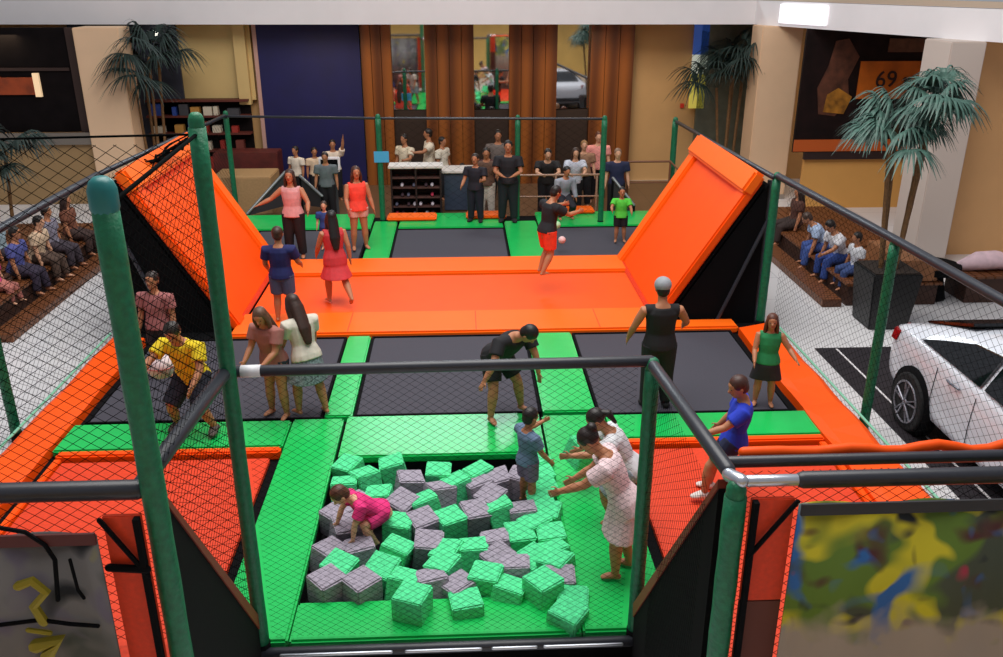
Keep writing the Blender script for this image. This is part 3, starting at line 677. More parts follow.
    # lower garment
    if bottom and not dress:
        bm=bmesh.new()
        if bl=='skirt':
            avg=(J[-1][1]+J[1][1])/2;wid=abs(J[1][1].x-J[-1][1].x)/2+.08;dep=abs(J[1][1].y-J[-1][1].y)/2+.08
            tb(bm,[T(0,0,.05),Vv((0,0,-.03)),avg*.8],[(.088+M,.062+M),(.1+M,.08+M),(wid,dep)],'flat')
        else:
            tb(bm,[T(0,0,-.03),T(0,0,.05)],[(.08+M,.06+M),(.084+M,.06+M)],'flat',side=side)
            for s in (-1,1):
                hj,kn,an=J[s]
                if bl=='trousers': tb(bm,[hj+Vv((0,0,.02)),hj.lerp(kn,.5),kn,an+Vv((0,0,.01))],[.062+M,.05+M,.038+M,.028+M],'flat')
                else:
                    f={'shorts':.78,'short_shorts':.4,'long_shorts':1.0}[bl]
                    tb(bm,[hj+Vv((0,0,.02)),hj.lerp(kn,f*.5),hj.lerp(kn,f)],[.06+M,.053+M,.046+M],'flat')
        fin({'skirt':'skirt','trousers':'trousers'}.get(bl,'shorts'),bm,fabric(bottom) if not isinstance(bottom,bpy.types.Material) else bottom,vox*1.15,2)
    if shoe:
        for s,L in ((-1,ll),(1,rl)):
            hj,kn,an=J[s];bm=bmesh.new();fd=Vv((s*.2,1,0)).normalized()
            tb(bm,[an+Vv((0,-.022,-.018)),an+Vv((0,.012,-.012)),an+fd*.05+Vv((0,0,-.022)),an+fd*.08+Vv((0,0,-.028))],[(.025,.026),(.03,.03),(.032,.02),(.024,.014)],n=10)
            fin('shoe',bm,fabric(shoe),vox,1)
    # hair
    if hair:
        bm=bmesh.new()
        ell(bm,hpt(0,-.01,.022),(.057*S*k,.064*S*k,.06*S*k),RH.to_4x4())
        if hl=='short': ell(bm,hpt(0,-.026,-.01),(.05*S*k,.044*S*k,.05*S*k),RH.to_4x4())
        def htube(p,r): tube(bm,p,[(a*S*k,b*S*k) for a,b in r],12,side=RH@Vv((1,0,0)))
        if hl=='long':
            bk=R@Vv((0,-1,0));e1=B(T(0,-.075,.24));e2=B(T(0,-.085,.13))
            htube([hpt(0,-.02,.02),hpt(0,-.04,-.04),e1,e2],[(.054,.05),(.06,.04),(.06,.028),(.035,.018)])
            for s in (-1,1): htube([hpt(s*.044,-.0,.02),hpt(s*.055,.005,-.03),B(T(s*.06,.0,.29)),B(T(s*.055,.05,.22))],[(.014,.03),(.016,.03),(.02,.022),(.014,.014)])
        if hl=='bun': ell(bm,hpt(0,-.06,.05),(.032*S*k,)*3,None)
        if hl=='pony': htube([hpt(0,-.06,.02),hpt(0,-.09,-.01),hpt(0,-.085,-.09)],[(.02,.02),(.028,.026),(.012,.012)])
        fin('hair',bm,mat('hair_%02x%02x%02x'%hair,hair,.5,noise=.3,nscale=30),vox*1.1,1)
    if cap:
        bm=bmesh.new();ell(bm,hpt(0,-.008,.03),(.064*S*k,.072*S*k,.062*S*k),RH.to_4x4());tube(bm,[hpt(0,.05,.02),hpt(0,.1,.012)],[(.045*S*k,.006*S*k),(.035*S*k,.004*S*k)],10,side=RH@Vv((1,0,0)))
        fin('cap',bm,fabric(cap),vox,1)
    if det:
        for s in (-1,1):
            bm=bmesh.new();ell(bm,hpt(s*.019,.0525,.006),(.0075*S*k,.005*S*k,.0045*S*k),RH.to_4x4(),8);link('eye',bm,mat('dark_eye',(28,18,14),.3),t,True)
        bm=bmesh.new();ell(bm,hpt(0,.0545,-.036),(.015*S*k,.005*S*k,.004*S*k),RH.to_4x4(),8);link('mouth',bm,mat('lip',(150,70,64),.5),t,True)
    return t
def at(px,py,z=.3): return G(px,py,z)
def H(px,py,a): return V(px,py,a[1])[2]-a[2]
BLK=(20,20,26)
# --- on the court
a=at(655,406,.28);person('man in grey cap and black sleeveless top standing with his back to us',a,1.64,0,top=(16,16,20),bottom=BLK,bl='trousers',sleeve='none',cap=(150,154,160),hair=(20,16,14),skin='m',head=(10,0),la=(15,22,35,8),ra=(30,28,60,5),shoe=(30,30,34))
a=at(506,416,.31);person('boy in black shirt and black shorts bending over beside the pit',a,1.6,215,top=(18,18,24),bottom=BLK,bl='shorts',skin='m',lean=48,head=(38,25),la=(28,6,10,4),ra=(25,35,-8,30),ll=(28,16,0,10),rl=(24,12,4,10),hair=(14,12,12))
a=at(280,415,.28);person('girl with long light brown hair in faded pink and brown top at left',a,1.48,150,top=(150,96,88),bottom=(34,44,58),bl='short_shorts',hl='long',hair=(92,62,44),skin='m',lean=12,head=(22,20),la=(25,5,60,-10),ra=(20,6,50,-6))
a=at(313,413,.31);person('girl with very long dark brown hair, white top and patterned grey skirt',a,1.5,40,top=(196,190,176),bottom=mat('patterned_cloth',(110,124,130),.8,noise=.7,nscale=40),bl='skirt',hl='long',hair=(52,30,22),skin='m',lean=14,head=(18,10),la=(20,6,40,-4),ra=(10,6,20,4),ll=(14,6,-6,4),rl=(-8,5,-14,4))
a=at(197,430,.31);person('boy in yellow shirt and navy shorts crouching with a ball at left',a,1.62,165,top=(226,196,24),bottom=(26,28,44),bl='long_shorts',skin='m',hair=(34,24,18),lean=22,head=(20,10),la=(30,14,50,-5),ra=(60,16,60,10),ll=(46,18,-24,10),rl=(40,16,-26,8),shoe=(90,80,74))
a=at(150,396,.28);person('child in faded pink shirt standing under the left orange ramp',(a[0],a[1]+.7,.28),1.42,170,top=(160,96,96),bottom=(40,34,40),skin='m',hair=(40,24,20),child=.3)
a=at(277,331,.43);person('boy in navy shirt and denim shorts with his back to us on the orange trampoline',(a[0],12.9,.335),1.47,0,top=(20,26,84),bottom=(70,80,110),bl='shorts',skin='m',hair=(60,36,26),child=.2,la=(10,10,50,0),ra=(20,14,60,4))
a=at(297,257,.28);person('woman in pale pink top and black trousers standing beyond the orange trampoline',a,1.66,175,top=(206,150,150),bottom=(18,18,24),bl='trousers',sleeve='none',hl='long',hair=(60,36,28),skin='m',ra=(15,50,40,60),la=(20,30,60,10))
a=at(357,258,.30);person('girl in bright coral top and pale shorts near the back left pad',(a[0],16.9,.3),1.6,200,top=(238,70,52),bottom=(220,170,160),bl='short_shorts',sleeve='none',hl='long',hair=(70,38,26),skin='m',la=(10,14,20,10),ra=(20,12,40,0))
a=at(341,305,.31);person('girl with long black hair in a red dress striding on the orange trampoline',a,1.52,25,top=(196,50,56),bottom=None,dress=True,sleeve='none',hl='long',hair=(18,14,16),skin='m',lean=4,la=(20,14,40,0),ra=(-20,10,0,5),ll=(18,4,-4,2),rl=(-22,4,-48,2))
a=at(327,249,.28);person('small child in blue standing between the woman in pink and the girl in coral',a,.95,180,top=(44,66,130),bottom=(60,50,110),skin='l',hair=(60,40,30),child=.9,det=0)
a=at(541,292,.3);person('boy in black shirt and red shorts caught mid jump over the orange trampoline',a,1.5,-60,top=(20,20,26),bottom=(232,64,34),bl='shorts',skin='m',hair=(30,20,18),lean=10,la=(70,10,95,-5),ra=(60,12,95,-5),ll=(12,4,-22,2),rl=(2,4,-30,2),lift=.22,head=(20,0))
a=at(628,247,.3);person('small child in bright green shirt beside the right orange ramp',(a[0]-.1,a[1]+.4,.3),1.1,175,top=(80,200,60),bottom=(24,20,26),skin='m',hair=(24,18,16),child=.7,la=(40,14,70,0),ra=(50,20,80,0))
a=at(762,404,.28);person('girl with long brown hair in green top at the right edge of the court',a,1.2,165,top=(30,130,76),bottom=(30,26,34),bl='skirt',sleeve='none',hl='long',hair=(88,44,28),skin='m',child=.2,la=(10,34,60,26),ra=(20,10,50,0),head=(6,0))
a=at(706,494,.28);person('boy in royal blue shirt and navy shorts leaning on the right orange mat',a,1.42,75,top=(30,56,190),bottom=(26,32,66),bl='shorts',skin='m',hair=(66,36,28),child=.3,lean=-6,head=(24,20),la=(50,14,70,10),ra=(20,14,36,8),ll=(40,8,6,4),rl=(30,6,4,4),shoe=(225,215,210))
a=at(527,500,.24);person('little boy in grey blue shirt standing among the foam cubes with one arm out',(a[0],a[1],.2),1.08,-60,top=(96,118,146),bottom=(120,96,130),skin='m',hair=(22,16,14),child=.8,ra=(20,10,40,4),la=(78,6,100,0),head=(10,0))
a=at(622,572,.31);person('girl in white dotted dress with a dark bun bending towards the foam cubes',a,1.5,75,top=mat('white_dotted_cloth',(226,200,204),.8,noise=.25,nscale=50),bottom=None,dress=True,skin='m',hl='bun',hair=(30,18,16),lean=26,head=(30,0),la=(50,4,66,0),ra=(36,4,50,0),ll=(10,3,-2,2),rl=(2,3,-12,2),child=.2)
a=at(606,520,.31);person('girl with dark hair in white top and pale grey shorts crouching behind the dotted dress',(a[0]+.1,a[1],.31),1.4,80,top=(210,210,214),bottom=(150,160,170),bl='long_shorts',skin='m',hl='pony',hair=(24,16,14),lean=32,head=(26,0),la=(60,6,82,0),ra=(40,6,60,0),ll=(52,8,-20,4),rl=(40,8,-24,4),child=.2)
a=at(372,540,.24);person('toddler in hot pink outfit crouching among the foam cubes',(a[0],a[1]+.05,.2),1.08,115,top=(226,40,120),bottom=(220,44,120),bl='shorts',skin='l',hair=(84,48,34),child=.9,lean=55,head=(20,0),la=(28,6,10,0),ra=(36,6,20,0),ll=(80,14,-30,4),rl=(70,14,-34,4))
def ball(loc,r,m,label):
    t=empty('ball',loc,label=label,cat='ball');bm=bmesh.new();ell(bm,(0,0,0),(r,r,r),None,20);link('shell',bm,m,t,True)
    bm=bmesh.new();N=24
    tube(bm,[(r*cos(2*pi*i/N),r*sin(2*pi*i/N),0) for i in range(N+1)],r*.035,6);link('seam',bm,mat('ball_seam',(180,80,70),.5),t,True)
ball(V(161,365,9.75),.17,mat('white_ball',(220,205,210),.5,noise=.15,nscale=6),'white and pink ball held by the boy in yellow')
ball(V(557,225,16.9),.075,mat('pale_green_ball',(170,220,170),.5),'small pale green ball in the air behind the jumping boy')
ball(V(562,240,16.5),.075,mat('pale_pink_ball',(225,190,190),.5),'small pale pink ball in the air above the back right trampoline')
# --- attendants and people at the back of the court
a=at(508,221,.31);person('attendant in black uniform with crossed arms standing on the back green pad',a,1.72,175,top=(18,18,26),bottom=(16,28,36),bl='trousers',skin='m',hair=(24,18,16),la=(25,10,75,-40),ra=(25,10,75,-40),shoe=(24,24,28))
a=at(476,221,.31);person('slim person in dark clothes beside the attendant by the back rail',a,1.45,160,top=(24,22,34),bottom=(20,22,40),bl='trousers',skin='m',hair=(40,26,20),la=(30,10,100,0),ra=(20,10,60,0),child=.2,shoe=(24,24,28))
a=at(486,214,.0);person('person in brown top and white trousers behind the back net',(a[0],20.3,0),1.62,180,top=(92,64,50),bottom=(206,200,190),bl='trousers',skin='m',hair=(34,24,18),la=(40,10,90,-10),ra=(40,14,95,-10),det=0)
a=at(566,222,.3);person('person in black with grey sleeves sitting low by the back rail',(a[0],18.9,.31),1.4,200,top=(150,156,168),bottom=(26,26,36),bl='trousers',sleeve='long',skin='m',hair=(26,18,16),lean=20,ll=(60,10,-30,5),rl=(70,10,-20,5),det=0)
# behind the rail (standing on the mall floor)
def back(px,py,Y,label,top,bottom=BLK,h=None,face=180,**k):
    p=V(px,py,Y);hh=p[2];person(label,(p[0],Y,0),max(1.0,min(1.82,hh)) if h is None else h,face,top=top,bottom=bottom,bl='trousers',det=0,**k)
back(547,150,20.6,'man in dark shirt leaning on the back rail',(30,26,28),h=1.62,lean=22,la=(50,10,85,-30),ra=(50,10,85,-30),skin='l')
back(575,147,20.6,'woman in pale grey shirt leaning on the back rail',(196,200,214),h=1.6,lean=14,hl='long',hair=(60,40,30),la=(50,10,80,-20),ra=(50,10,80,-20),skin='l')
back(584,148,21.3,'fair haired person just behind the woman in pale grey shirt',(150,110,84),h=1.6,hair=(150,110,70),skin='l')
back(599,126,21.8,'child in pink shirt seen above the back rail',(236,150,140),h=1.72,skin='l',hair=(90,44,26))
back(618,151,20.2,'man in navy shirt standing at the handrail near the right ramp',(26,32,66),h=1.6,skin='l',hair=(130,100,80))
back(498,126,22.0,'person in grey checked shirt standing far back',(110,98,92),h=1.75,skin='m')
back(487,148,21.0,'person in maroon top far back left of the attendant',(80,40,40),h=1.5,skin='m')
back(404,130,22.3,'person in cream shirt above the shoe rack, leftmost of three',(220,205,180),h=1.62,face=140,la=(40,20,90,0),skin='m')
back(428,124,22.5,'person in white shirt and golden trousers above the shoe rack',(226,212,190),(200,140,40),h=1.72,face=100,la=(60,30,90,0),skin='m')
back(442,137,22.3,'person in white shirt above the shoe rack, rightmost of three',(224,214,196),h=1.55,face=240,skin='m')
back(295,147,22.3,'person in white top before the blue panel, leftmost of three',(228,214,196),h=1.35,face=150,skin='m',child=.3)
back(314,150,22.4,'person in cream top before the blue panel, middle of three',(216,190,160),h=1.3,face=200,skin='m',child=.3)
back(332,139,22.3,'person in white top before the blue panel with raised arm, rightmost of three',(224,204,184),h=1.5,face=190,la=(150,10,165,5),skin='m')
back(326,172,20.6,'person in grey shirt standing behind the girl in coral',(96,104,108),h=1.5,face=180,skin='m')
back(462,163,21.5,'child in pale shirt beside the grey counter',(210,196,180),h=1.05,child=.6,skin='m')
# far left seated group and right seated group
def sitter(px,py,zs,label,top,bottom,h=1.6,face=180,**k):
    p=G(px,py,zs);person(label,p,h,face,top=top,bottom=bottom,seat=True,det=0,bl=k.pop('bl','trousers'),ll=(80,8,5,4),rl=(84,8,0,4),**k)
# benches
def bench(x0,y0,x1,y1,h,label,name='wooden_bench'):
    t=empty(name,((x0+x1)/2,(y0+y1)/2,0),label=label,cat='bench');a,b=(x1-x0)/2,(y1-y0)/2
    n=max(3,int(2*a/.16))
    for i in range(n): BX('slat',(-a+2*a*i/n+.01,-b,h-.05),(-a+2*a*(i+1)/n-.01,b,h),BROWN,t,.006)
    BX('base',(-a+.06,-b+.06,0),(a-.06,b-.06,h-.052),mat('dark_bench_base',(62,34,22),.6,noise=.2),t)
bench(-9.4,13.0,-7.4,15.2,.45,'brown wooden bench block nearest the camera at left')
bench(-9.4,15.3,-7.4,18.6,.45,'brown wooden bench block farther back at left')
bench(-12,13.0,-9.6,18.6,.4,'wide brown wooden bench block at the far left edge')
BX('wooden_step',(-7.36,13.0,0),(-7.02,18.6,.14),BROWN,None,.01,label='low brown wooden step along the left benches',cat='step')
bench(6.6,16.2,8.6,19.4,.42,'brown wooden bench block far right behind the seated family')
bench(6.6,13.95,8.3,16.1,.42,'brown wooden bench block beside the black planter','wooden_bench')
BX('wooden_step',(6.22,13.95,0),(6.56,19.4,.14),BROWN,None,.01,label='low brown wooden step along the right benches',cat='step')
BX('wooden_crate',(7.5,14.0,.43),(8.2,15.3,.8),mat('light_brown_wood',(150,98,60),.6,noise=.2,nscale=8),None,.01,label='light brown wooden box on the bench behind the large planter',cat='crate')
def sit(x,y,seat,label,top,bottom,h=1.5,face=-90,**k):
    person(label,(x,y,seat+.085*h),h,face,top=top,bottom=bottom,seat=True,det=0,bl=k.pop('bl','trousers'),ll=k.pop('ll',(82,8,8,4)),rl=k.pop('rl',(86,8,0,4)),**k)
sit(-7.75,14.2,.45,'seated child in magenta top at far left',(200,60,120),(180,110,100),h=1.15,skin='l',child=.5)
sit(-7.75,14.95,.45,'seated person in violet blue shirt at far left',(80,84,150),(50,40,60),lean=10)
sit(-8.5,14.6,.45,'seated person in green and white at far left',(120,150,130),(60,60,60),face=-100)
sit(-7.72,15.7,.45,'seated person in cream top on the left benches',(210,180,150),(80,60,50),skin='l',lean=14)
sit(-7.74,16.4,.45,'seated person in grey shirt on the left benches',(130,124,140),(60,50,60))
sit(-8.5,16.0,.45,'seated person in pale blue shirt behind the cream top at left',(150,170,180),(60,50,60),face=-80)
sit(-7.75,17.3,.45,'seated person in brown top beside the thick green post',(120,70,50),(60,40,36),hl='long',hair=(50,28,20))
sit(6.98,15.15,.42,'seated man in white shirt and blue jeans beside the bench box',(222,220,226),(44,70,140),face=100,lean=26,head=(20,0),la=(40,4,70,0))
sit(6.98,15.85,.42,'seated person in pale blue shirt bent over on the right bench',(170,190,222),(60,84,150),face=80,lean=38,head=(20,0),hair=(70,50,40))
sit(7.0,14.5,.42,'seated child in white shirt and dark trousers by the planter',(214,214,220),(50,70,120),h=1.25,face=95,lean=10,child=.3)
sit(6.98,17.5,.42,'seated person in brown jacket beyond the right ramp',(78,44,34),(50,34,30),face=90,hl='long',hair=(40,24,18))
# bag group behind the car
t=empty('round_stool',V(925,312,14.4)[:2]+(0,),label='dark round stool with bags behind the white car',cat='stool')
bm=bmesh.new();tube(bm,[(0,0,.5),(0,0,.62)],.45,20,'flat');link('seat',bm,BLACK,t)
bm=bmesh.new();tube(bm,[(0,0,0),(0,0,.5)],[.28,.16],14,'flat');link('pedestal',bm,BLACK,t)
x,y,_=t.location;sx,sy=x+.75,y-.1
bm=bmesh.new();tube(bm,[(-.5,0,.12),(-.2,0,.2),(.15,.05,.2),(.55,0,.1)],[(.1,.1),(.22,.16),(.24,.16),(.14,.1)],12);o=link('cloth_bag',bm,mat('pale_pink_cloth',(228,196,204),.7,noise=.15,nscale=6),None,True)
bench(x+.4,y-.4,x+1.9,y+.4,.5,'low dark brown bench just behind the roof of the white car');o.location=(x+1.0,y,.46);tag(o,label='pale pink and white bag lying on the bench behind the white car',cat='bag')
# ------------------------------------------------------------ shoe rack, counter, handrails at the back
a=V(390,165,20.3);b=V(441,165,20.3)
t=empty('shoe_rack',((a[0]+b[0])/2,20.4,0),label='dark shoe rack with pale top standing behind the back green pad',cat='rack');W=(b[0]-a[0])/2
BX('top_board',(-W-.04,-.25,1.22),(W+.04,.25,1.28),mat('pale_top',(226,220,214),.4),t,.01)
for x in (-W,-.02,W-.04): BX('side_board',(x,-.22,0),(x+.04,.22,1.22),mat('dark_rack_wood',(38,22,22),.6),t)
BX('back_board',(-W+.04,.2,0),(W-.01,.22,1.2),mat('dark_rack_wood',(38,22,22),.6),t)
for z in (.08,.3,.52,.75,.98): BX('shelf',(-W+.042,-.2,z),(W-.042,.2,z+.03),mat('rack_shelf',(84,56,52),.6),t)
rnd=random.Random(9)
for z in (.11,.33,.55,.78):
    for i in range(7):
        x=-W+.12+i*(2*W-.2)/7
        if rnd.random()<.75:
            bm=bmesh.new();tube(bm,[(0,-.1,.035),(0,0,.05),(0,.1,.04)],[(.035,.03),(.04,.04),(.03,.035)],8)
            c=rnd.choice([(200,190,200),(60,40,50),(170,40,70),(90,90,110)])
            o=link('shoe',bm,fabric(c),None,True);o.location=(t.location.x+x,20.32,z+.0);tag(o,label='small shoe stored on the dark shoe rack',cat='shoe',group='shoes on the shoe rack')
a=V(444,170,21.0);b=V(478,170,21.0)
t=empty('counter',((a[0]+b[0])/2,21.0,0),label='blue grey counter right of the shoe rack',cat='counter');W=(b[0]-a[0])/2
BX('front_panel',(-W,-.3,.1),(W,.3,1.0),mat('slate_counter',(58,70,90),.4),t,.01);BX('counter_top',(-W-.05,-.35,1.0),(W+.05,.35,1.06),mat('pale_top',(226,220,214)),t,.01);BX('plinth',(-W,-.25,0),(W,.25,.1),mat('tan_plinth',(130,110,80),.6),t)
def handrail(pts,label,m=STEEL,posts=(),r=.025):
    t=empty('handrail',(pts[0][0],pts[0][1],0),label=label,cat='handrail');o=Vv(t.location)
    bm=bmesh.new();tube(bm,[Vv(p)-o for p in pts],r,8);link('top_rail',bm,m,t,True)
    bm=bmesh.new();tube(bm,[Vv(p)-o-Vv((0,0,.5)) for p in pts],r*.7,8);link('lower_rail',bm,m,t,True)
    for p in posts:
        bm=bmesh.new();tube(bm,[Vv((p[0],p[1],0))-o,Vv(p)-o],r,8);link('upright',bm,m,t,True)
RUST=mat('rusty_brown_rail',(116,70,44),.5)
PINKR=mat('pale_brown_rail',(170,130,110),.4)
yb=19.9
p=[(1.3,yb,1.1),(3.2,yb,1.1)];handrail(p,'pale brown guard rail across the back behind the attendant',PINKR,[(1.35,yb,1.1),(2.2,yb,1.1),(3.15,yb,1.1)])
p=[(4.0,20.6,1.25),(5.0,20.6,1.25),(5.2,19.7,1.0)];handrail(p,'brown metal handrail beyond the right back pad',RUST,[p[0],p[1]])
p=[(-1.2,yb+.2,1.1),(1.1,yb+.2,1.1)];p=[(-.6,20.1,.9),(1.15,20.1,.9)]
def stair_rail(p0,p1,label):
    t=empty('stair_rail',(p0[0],p0[1],0),label=label,cat='handrail');o=Vv(t.location)
    bm=bmesh.new();tube(bm,[Vv(p0)-o,Vv(p1)-o],.035,8);link('top_rail',bm,mat('grey_steel_rail',(130,134,136),.4,metal=.4),t,True)
    bm=bmesh.new();A=[Vv(p0)-o,Vv(p1)-o,Vv((p1[0],p1[1],.3))-o,Vv((p0[0],p0[1],.25))-o]
    vs=[bm.verts.new(q) for q in A]+[bm.verts.new(q+Vv((0,.03,0))) for q in A]
    bm.faces.new(vs[:4]);bm.faces.new(vs[4:][::-1])
    for i in range(4): bm.faces.new((vs[i],vs[4+i],vs[4+(i+1)%4],vs[(i+1)%4]))
    link('infill_panel',bm,mat('dark_infill',(50,50,54),.6),t)
    for q in (p0,p1):
        bm=bmesh.new();tube(bm,[(q[0]-o.x,q[1]-o.y,0),Vv(q)-o],.03,8);link('upright',bm,BLACK,t,True)
stair_rail(V(247,214,19.8),V(285,172,20.6),'grey sloping entrance rail at back left of the court')
stair_rail(V(300,176,20.8),V(322,196,20.3),'short dark sloping rail behind the woman in pink')
stair_rail(V(613,178,20.0),V(634,205,19.6),'grey sloping entrance rail at back right by the ramp')
# low tan block behind the left stair
BX('tan_block',(-5.9,20.9,0),(-4.5,22.0,.9),mat('tan_block_paint',(176,140,96),.7,noise=.1),None,.02,label='low tan block behind the slim back left post',cat='block')
BX('red_counter',(-6.2,22.4,0),(-4.6,23.1,1.2),mat('dark_red_counter',(90,30,24),.6,noise=.3,nscale=4),None,.02,label='dark red counter under the shelving at back left',cat='counter')
# white framed monitor above the coral girl
a=V(330,170,20.9);t=empty('monitor',(a[0],20.9,1.05),label='white framed box on a grey stand left of the girl in coral',cat='monitor')
BX('white_frame',(-.25,-.05,.0),(.25,.05,.32),WHITE,t,.02);BX('screen',(-.2,-.06,.05),(.2,-.052,.27),BLACK,t);BX('stand',(-.15,-.04,-1.05),(.15,.04,0),mat('grey_stand',(80,86,90),.6),t)
# ------------------------------------------------------------ palms
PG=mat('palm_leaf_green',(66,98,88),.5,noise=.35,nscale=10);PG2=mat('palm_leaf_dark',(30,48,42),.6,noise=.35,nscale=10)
TR=mat('palm_cane',(116,84,50),.7,noise=.3,nscale=18)
def palm(base,htop,R,n,label,leafm,cluster,planter=None,seed=1,z0=0,nl=22,lw=.022,extra=()):
    rnd=random.Random(seed);t=empty('potted_palm',base,label=label,cat='palm')
    if planter:
        pw,ph=planter
        bm=bmesh.new();hexa(bm,[(-pw*.8,-pw*.8,0),(pw*.8,-pw*.8,0),(pw*.8,pw*.8,0),(-pw*.8,pw*.8,0),(-pw,-pw,ph),(pw,-pw,ph),(pw,pw,ph),(-pw,pw,ph)],.02);link('planter',bm,mat('black_planter',(26,26,28),.5),t)
        BX('soil',(-pw*.9,-pw*.9,ph),(pw*.9,pw*.9,ph+.02),mat('soil',(40,28,20),.9),t)
    z=planter[1] if planter else 0
    crowns=[]
    for i in range(cluster):
        a=2*pi*i/cluster+.4;x=cos(a)*.16;y=sin(a)*.12;hh=htop*(1-.09*(i%3)) if cluster>1 else htop
        tx,ty=x*2.2+rnd.uniform(-.1,.1),y*2.2
        bm=bmesh.new();N=12;tube(bm,[(x+(tx-x)*k/N,y+(ty-y)*k/N,z+(hh-z)*k/N) for k in range(N+1)],[.034*(1+.12*(k%2)) for k in range(N+1)],8);link('cane',bm,TR,t,True)
        crowns.append(Vv((tx,ty,hh)))
    for i in range(n):
        c=crowns[i%len(crowns)];az=2.399*i+rnd.uniform(-.2,.2);el=rnd.uniform(.05,1.2);L=R*rnd.uniform(.45,.7)
        dirv=Vv((cos(az)*cos(el),sin(az)*cos(el),sin(el)))
        bm=bmesh.new();tip=c+dirv*L*.75+Vv((0,0,-.05));tube(bm,[c,c+dirv*L*.4,tip],.007,5)
        sd=dirv.cross(Vv((0,0,1))).normalized();up=sd.cross(dirv)
        for k in range(nl):   # fan of drooping leaflets
            f=(k/(nl-1)-.5)*3.6;d=(dirv*cos(f)+sd*sin(f)).normalized();l=R*rnd.uniform(.42,.62)*(1 if abs(f)<1.3 else .75)
            pr=None
            w_=lw
            vs=[]
            for q in range(6):
                u=q/5;p=tip+d*l*u+Vv((0,0,-.75*l*u*u))+up*.06*sin(u*3)
                s2=d.cross(Vv((0,0,1))).normalized()*w_*(sin(pi*(.12+.86*u))+.05)
                vs.append((bm.verts.new(p-s2),bm.verts.new(p+Vv((0,0,.012*(1-u)))),bm.verts.new(p+s2)))
            for a_,b_ in zip(vs,vs[1:]):
                bm.faces.new((a_[0],a_[1],b_[1],b_[0]));bm.faces.new((a_[1],a_[2],b_[2],b_[1]))
        link('frond',bm,leafm,t)
    return t
pb=G(878,338,0)
palm((6.88,13.2,0),3.5,1.02,34,'large fan palm in a black square planter behind the white car',PG,4,(.4,.95),3)
palm((V(150,90,22.9)[0],22.7,0),3.5,1.5,22,'dark fan palm at back left against the slate recess',PG2,4,None,5)
palm((V(733,90,23.2)[0],23.2,0),3.2,1.6,24,'dark fan palm behind the right ramp beside the cream column',PG2,5,None,8)
palm((V(-6,130,17.5)[0]-.25,17.5,0),2.2,1.1,14,'palm partly cut off by the left picture edge',PG2,3,None,11)
# ------------------------------------------------------------ car and its mat
t=empty('display_mat',(6.6,8.2,0),label='long black floor mat with a white line under the white car',cat='mat')
BX('rubber_sheet',(-1.2,-5,.004),(2.2,3.95,.02),mat('black_floor_mat',(34,28,34),.6,noise=.15,nscale=5),t)
BX('white_line',(-.9,-5,.021),(-.87,3.9,.024),WHITE,t)
CARW=mat('white_car_paint',(226,230,240),.25,coat=.6);TYRE=mat('tyre_rubber',(18,18,20),.8);RIM=mat('alloy_grey',(150,150,160),.35,metal=.7)
car=empty('car',(6.58,8.1,.022),pi,label='white sedan with dark windows parked on the black mat at right',cat='car')
# local frame: +y = front of car (towards the camera after the turn), +x = side facing away; the side facing the court is +x in world -x
K=1.08
st=[ # y, half width, z sill, z belt, z belt-outer drop, roof z, roof half width
(-2.3,.70,.42,.80,.80,.6),(-2.22,.84,.28,.98,.99,.66),(-2.0,.9,.22,1.03,1.05,.66),(-1.6,.92,.2,1.04,1.2,.62),(-1.0,.93,.18,1.02,1.37,.60),(-.3,.93,.18,1.0,1.44,.60),(.3,.93,.18,.98,1.43,.60),(.9,.93,.18,.96,1.3,.58),(1.4,.92,.2,.95,1.02,.6),(1.9,.88,.22,.86,.88,.6),(2.2,.8,.26,.74,.76,.55),(2.32,.66,.34,.6,.62,.5)]
bm=bmesh.new();rows=[]
for y,hw,zs,zb,zr,rw in st:
    prof=[(hw*.9,zs),(hw,zs+.14),(hw+.005,(zs+zb)/2+.05),(hw-.02,zb-.04),(hw-.06,zb)]
    cab=max(0,zr-zb)
    prof+=[(hw-.06-(hw-.06-rw)*.15,zb+cab*.1),(rw+.06,zb+cab*.78),(rw-.04,zb+cab*.95),(rw*.5,zr+.0)]
    full=[(-x,z) for x,z in prof]+[(x,z) for x,z in prof[::-1]]
    rows.append([bm.verts.new((x*K,y*K,z*K)) for x,z in full])
for a_,b_ in zip(rows,rows[1:]):
    n=len(a_)
    for k in range(n): bm.faces.new((a_[k],b_[k],b_[(k+1)%n],a_[(k+1)%n]))
bm.faces.new(rows[0][::-1]);bm.faces.new(rows[-1])
o=link('body',bm,CARW,car,True);m=o.modifiers.new('sub','SUBSURF');m.levels=2;m.render_levels=2
def side_poly(name,pts,off,m,s,bev=0):
    """panel following the car side; pts (y,z)"""
    bm=bmesh.new();A=[];Bv=[]
    for y,z in pts:
        zb=1.0;f=max(0,min(1,(z-zb)/.40));x=(.885-(.885-.655)*f)
        if z<.93: x=.93
        A.append(bm.verts.new((s*(x+off)*K,y*K,z*K)));Bv.append(bm.verts.new((s*(x+off-.03)*K,y*K,z*K)))
    bm.faces.new(A);bm.faces.new(Bv[::-1]);n=len(A)
    for i in range(n): bm.faces.new((A[i],Bv[i],Bv[(i+1)%n],A[(i+1)%n]))
    return link(name,bm,m,car)
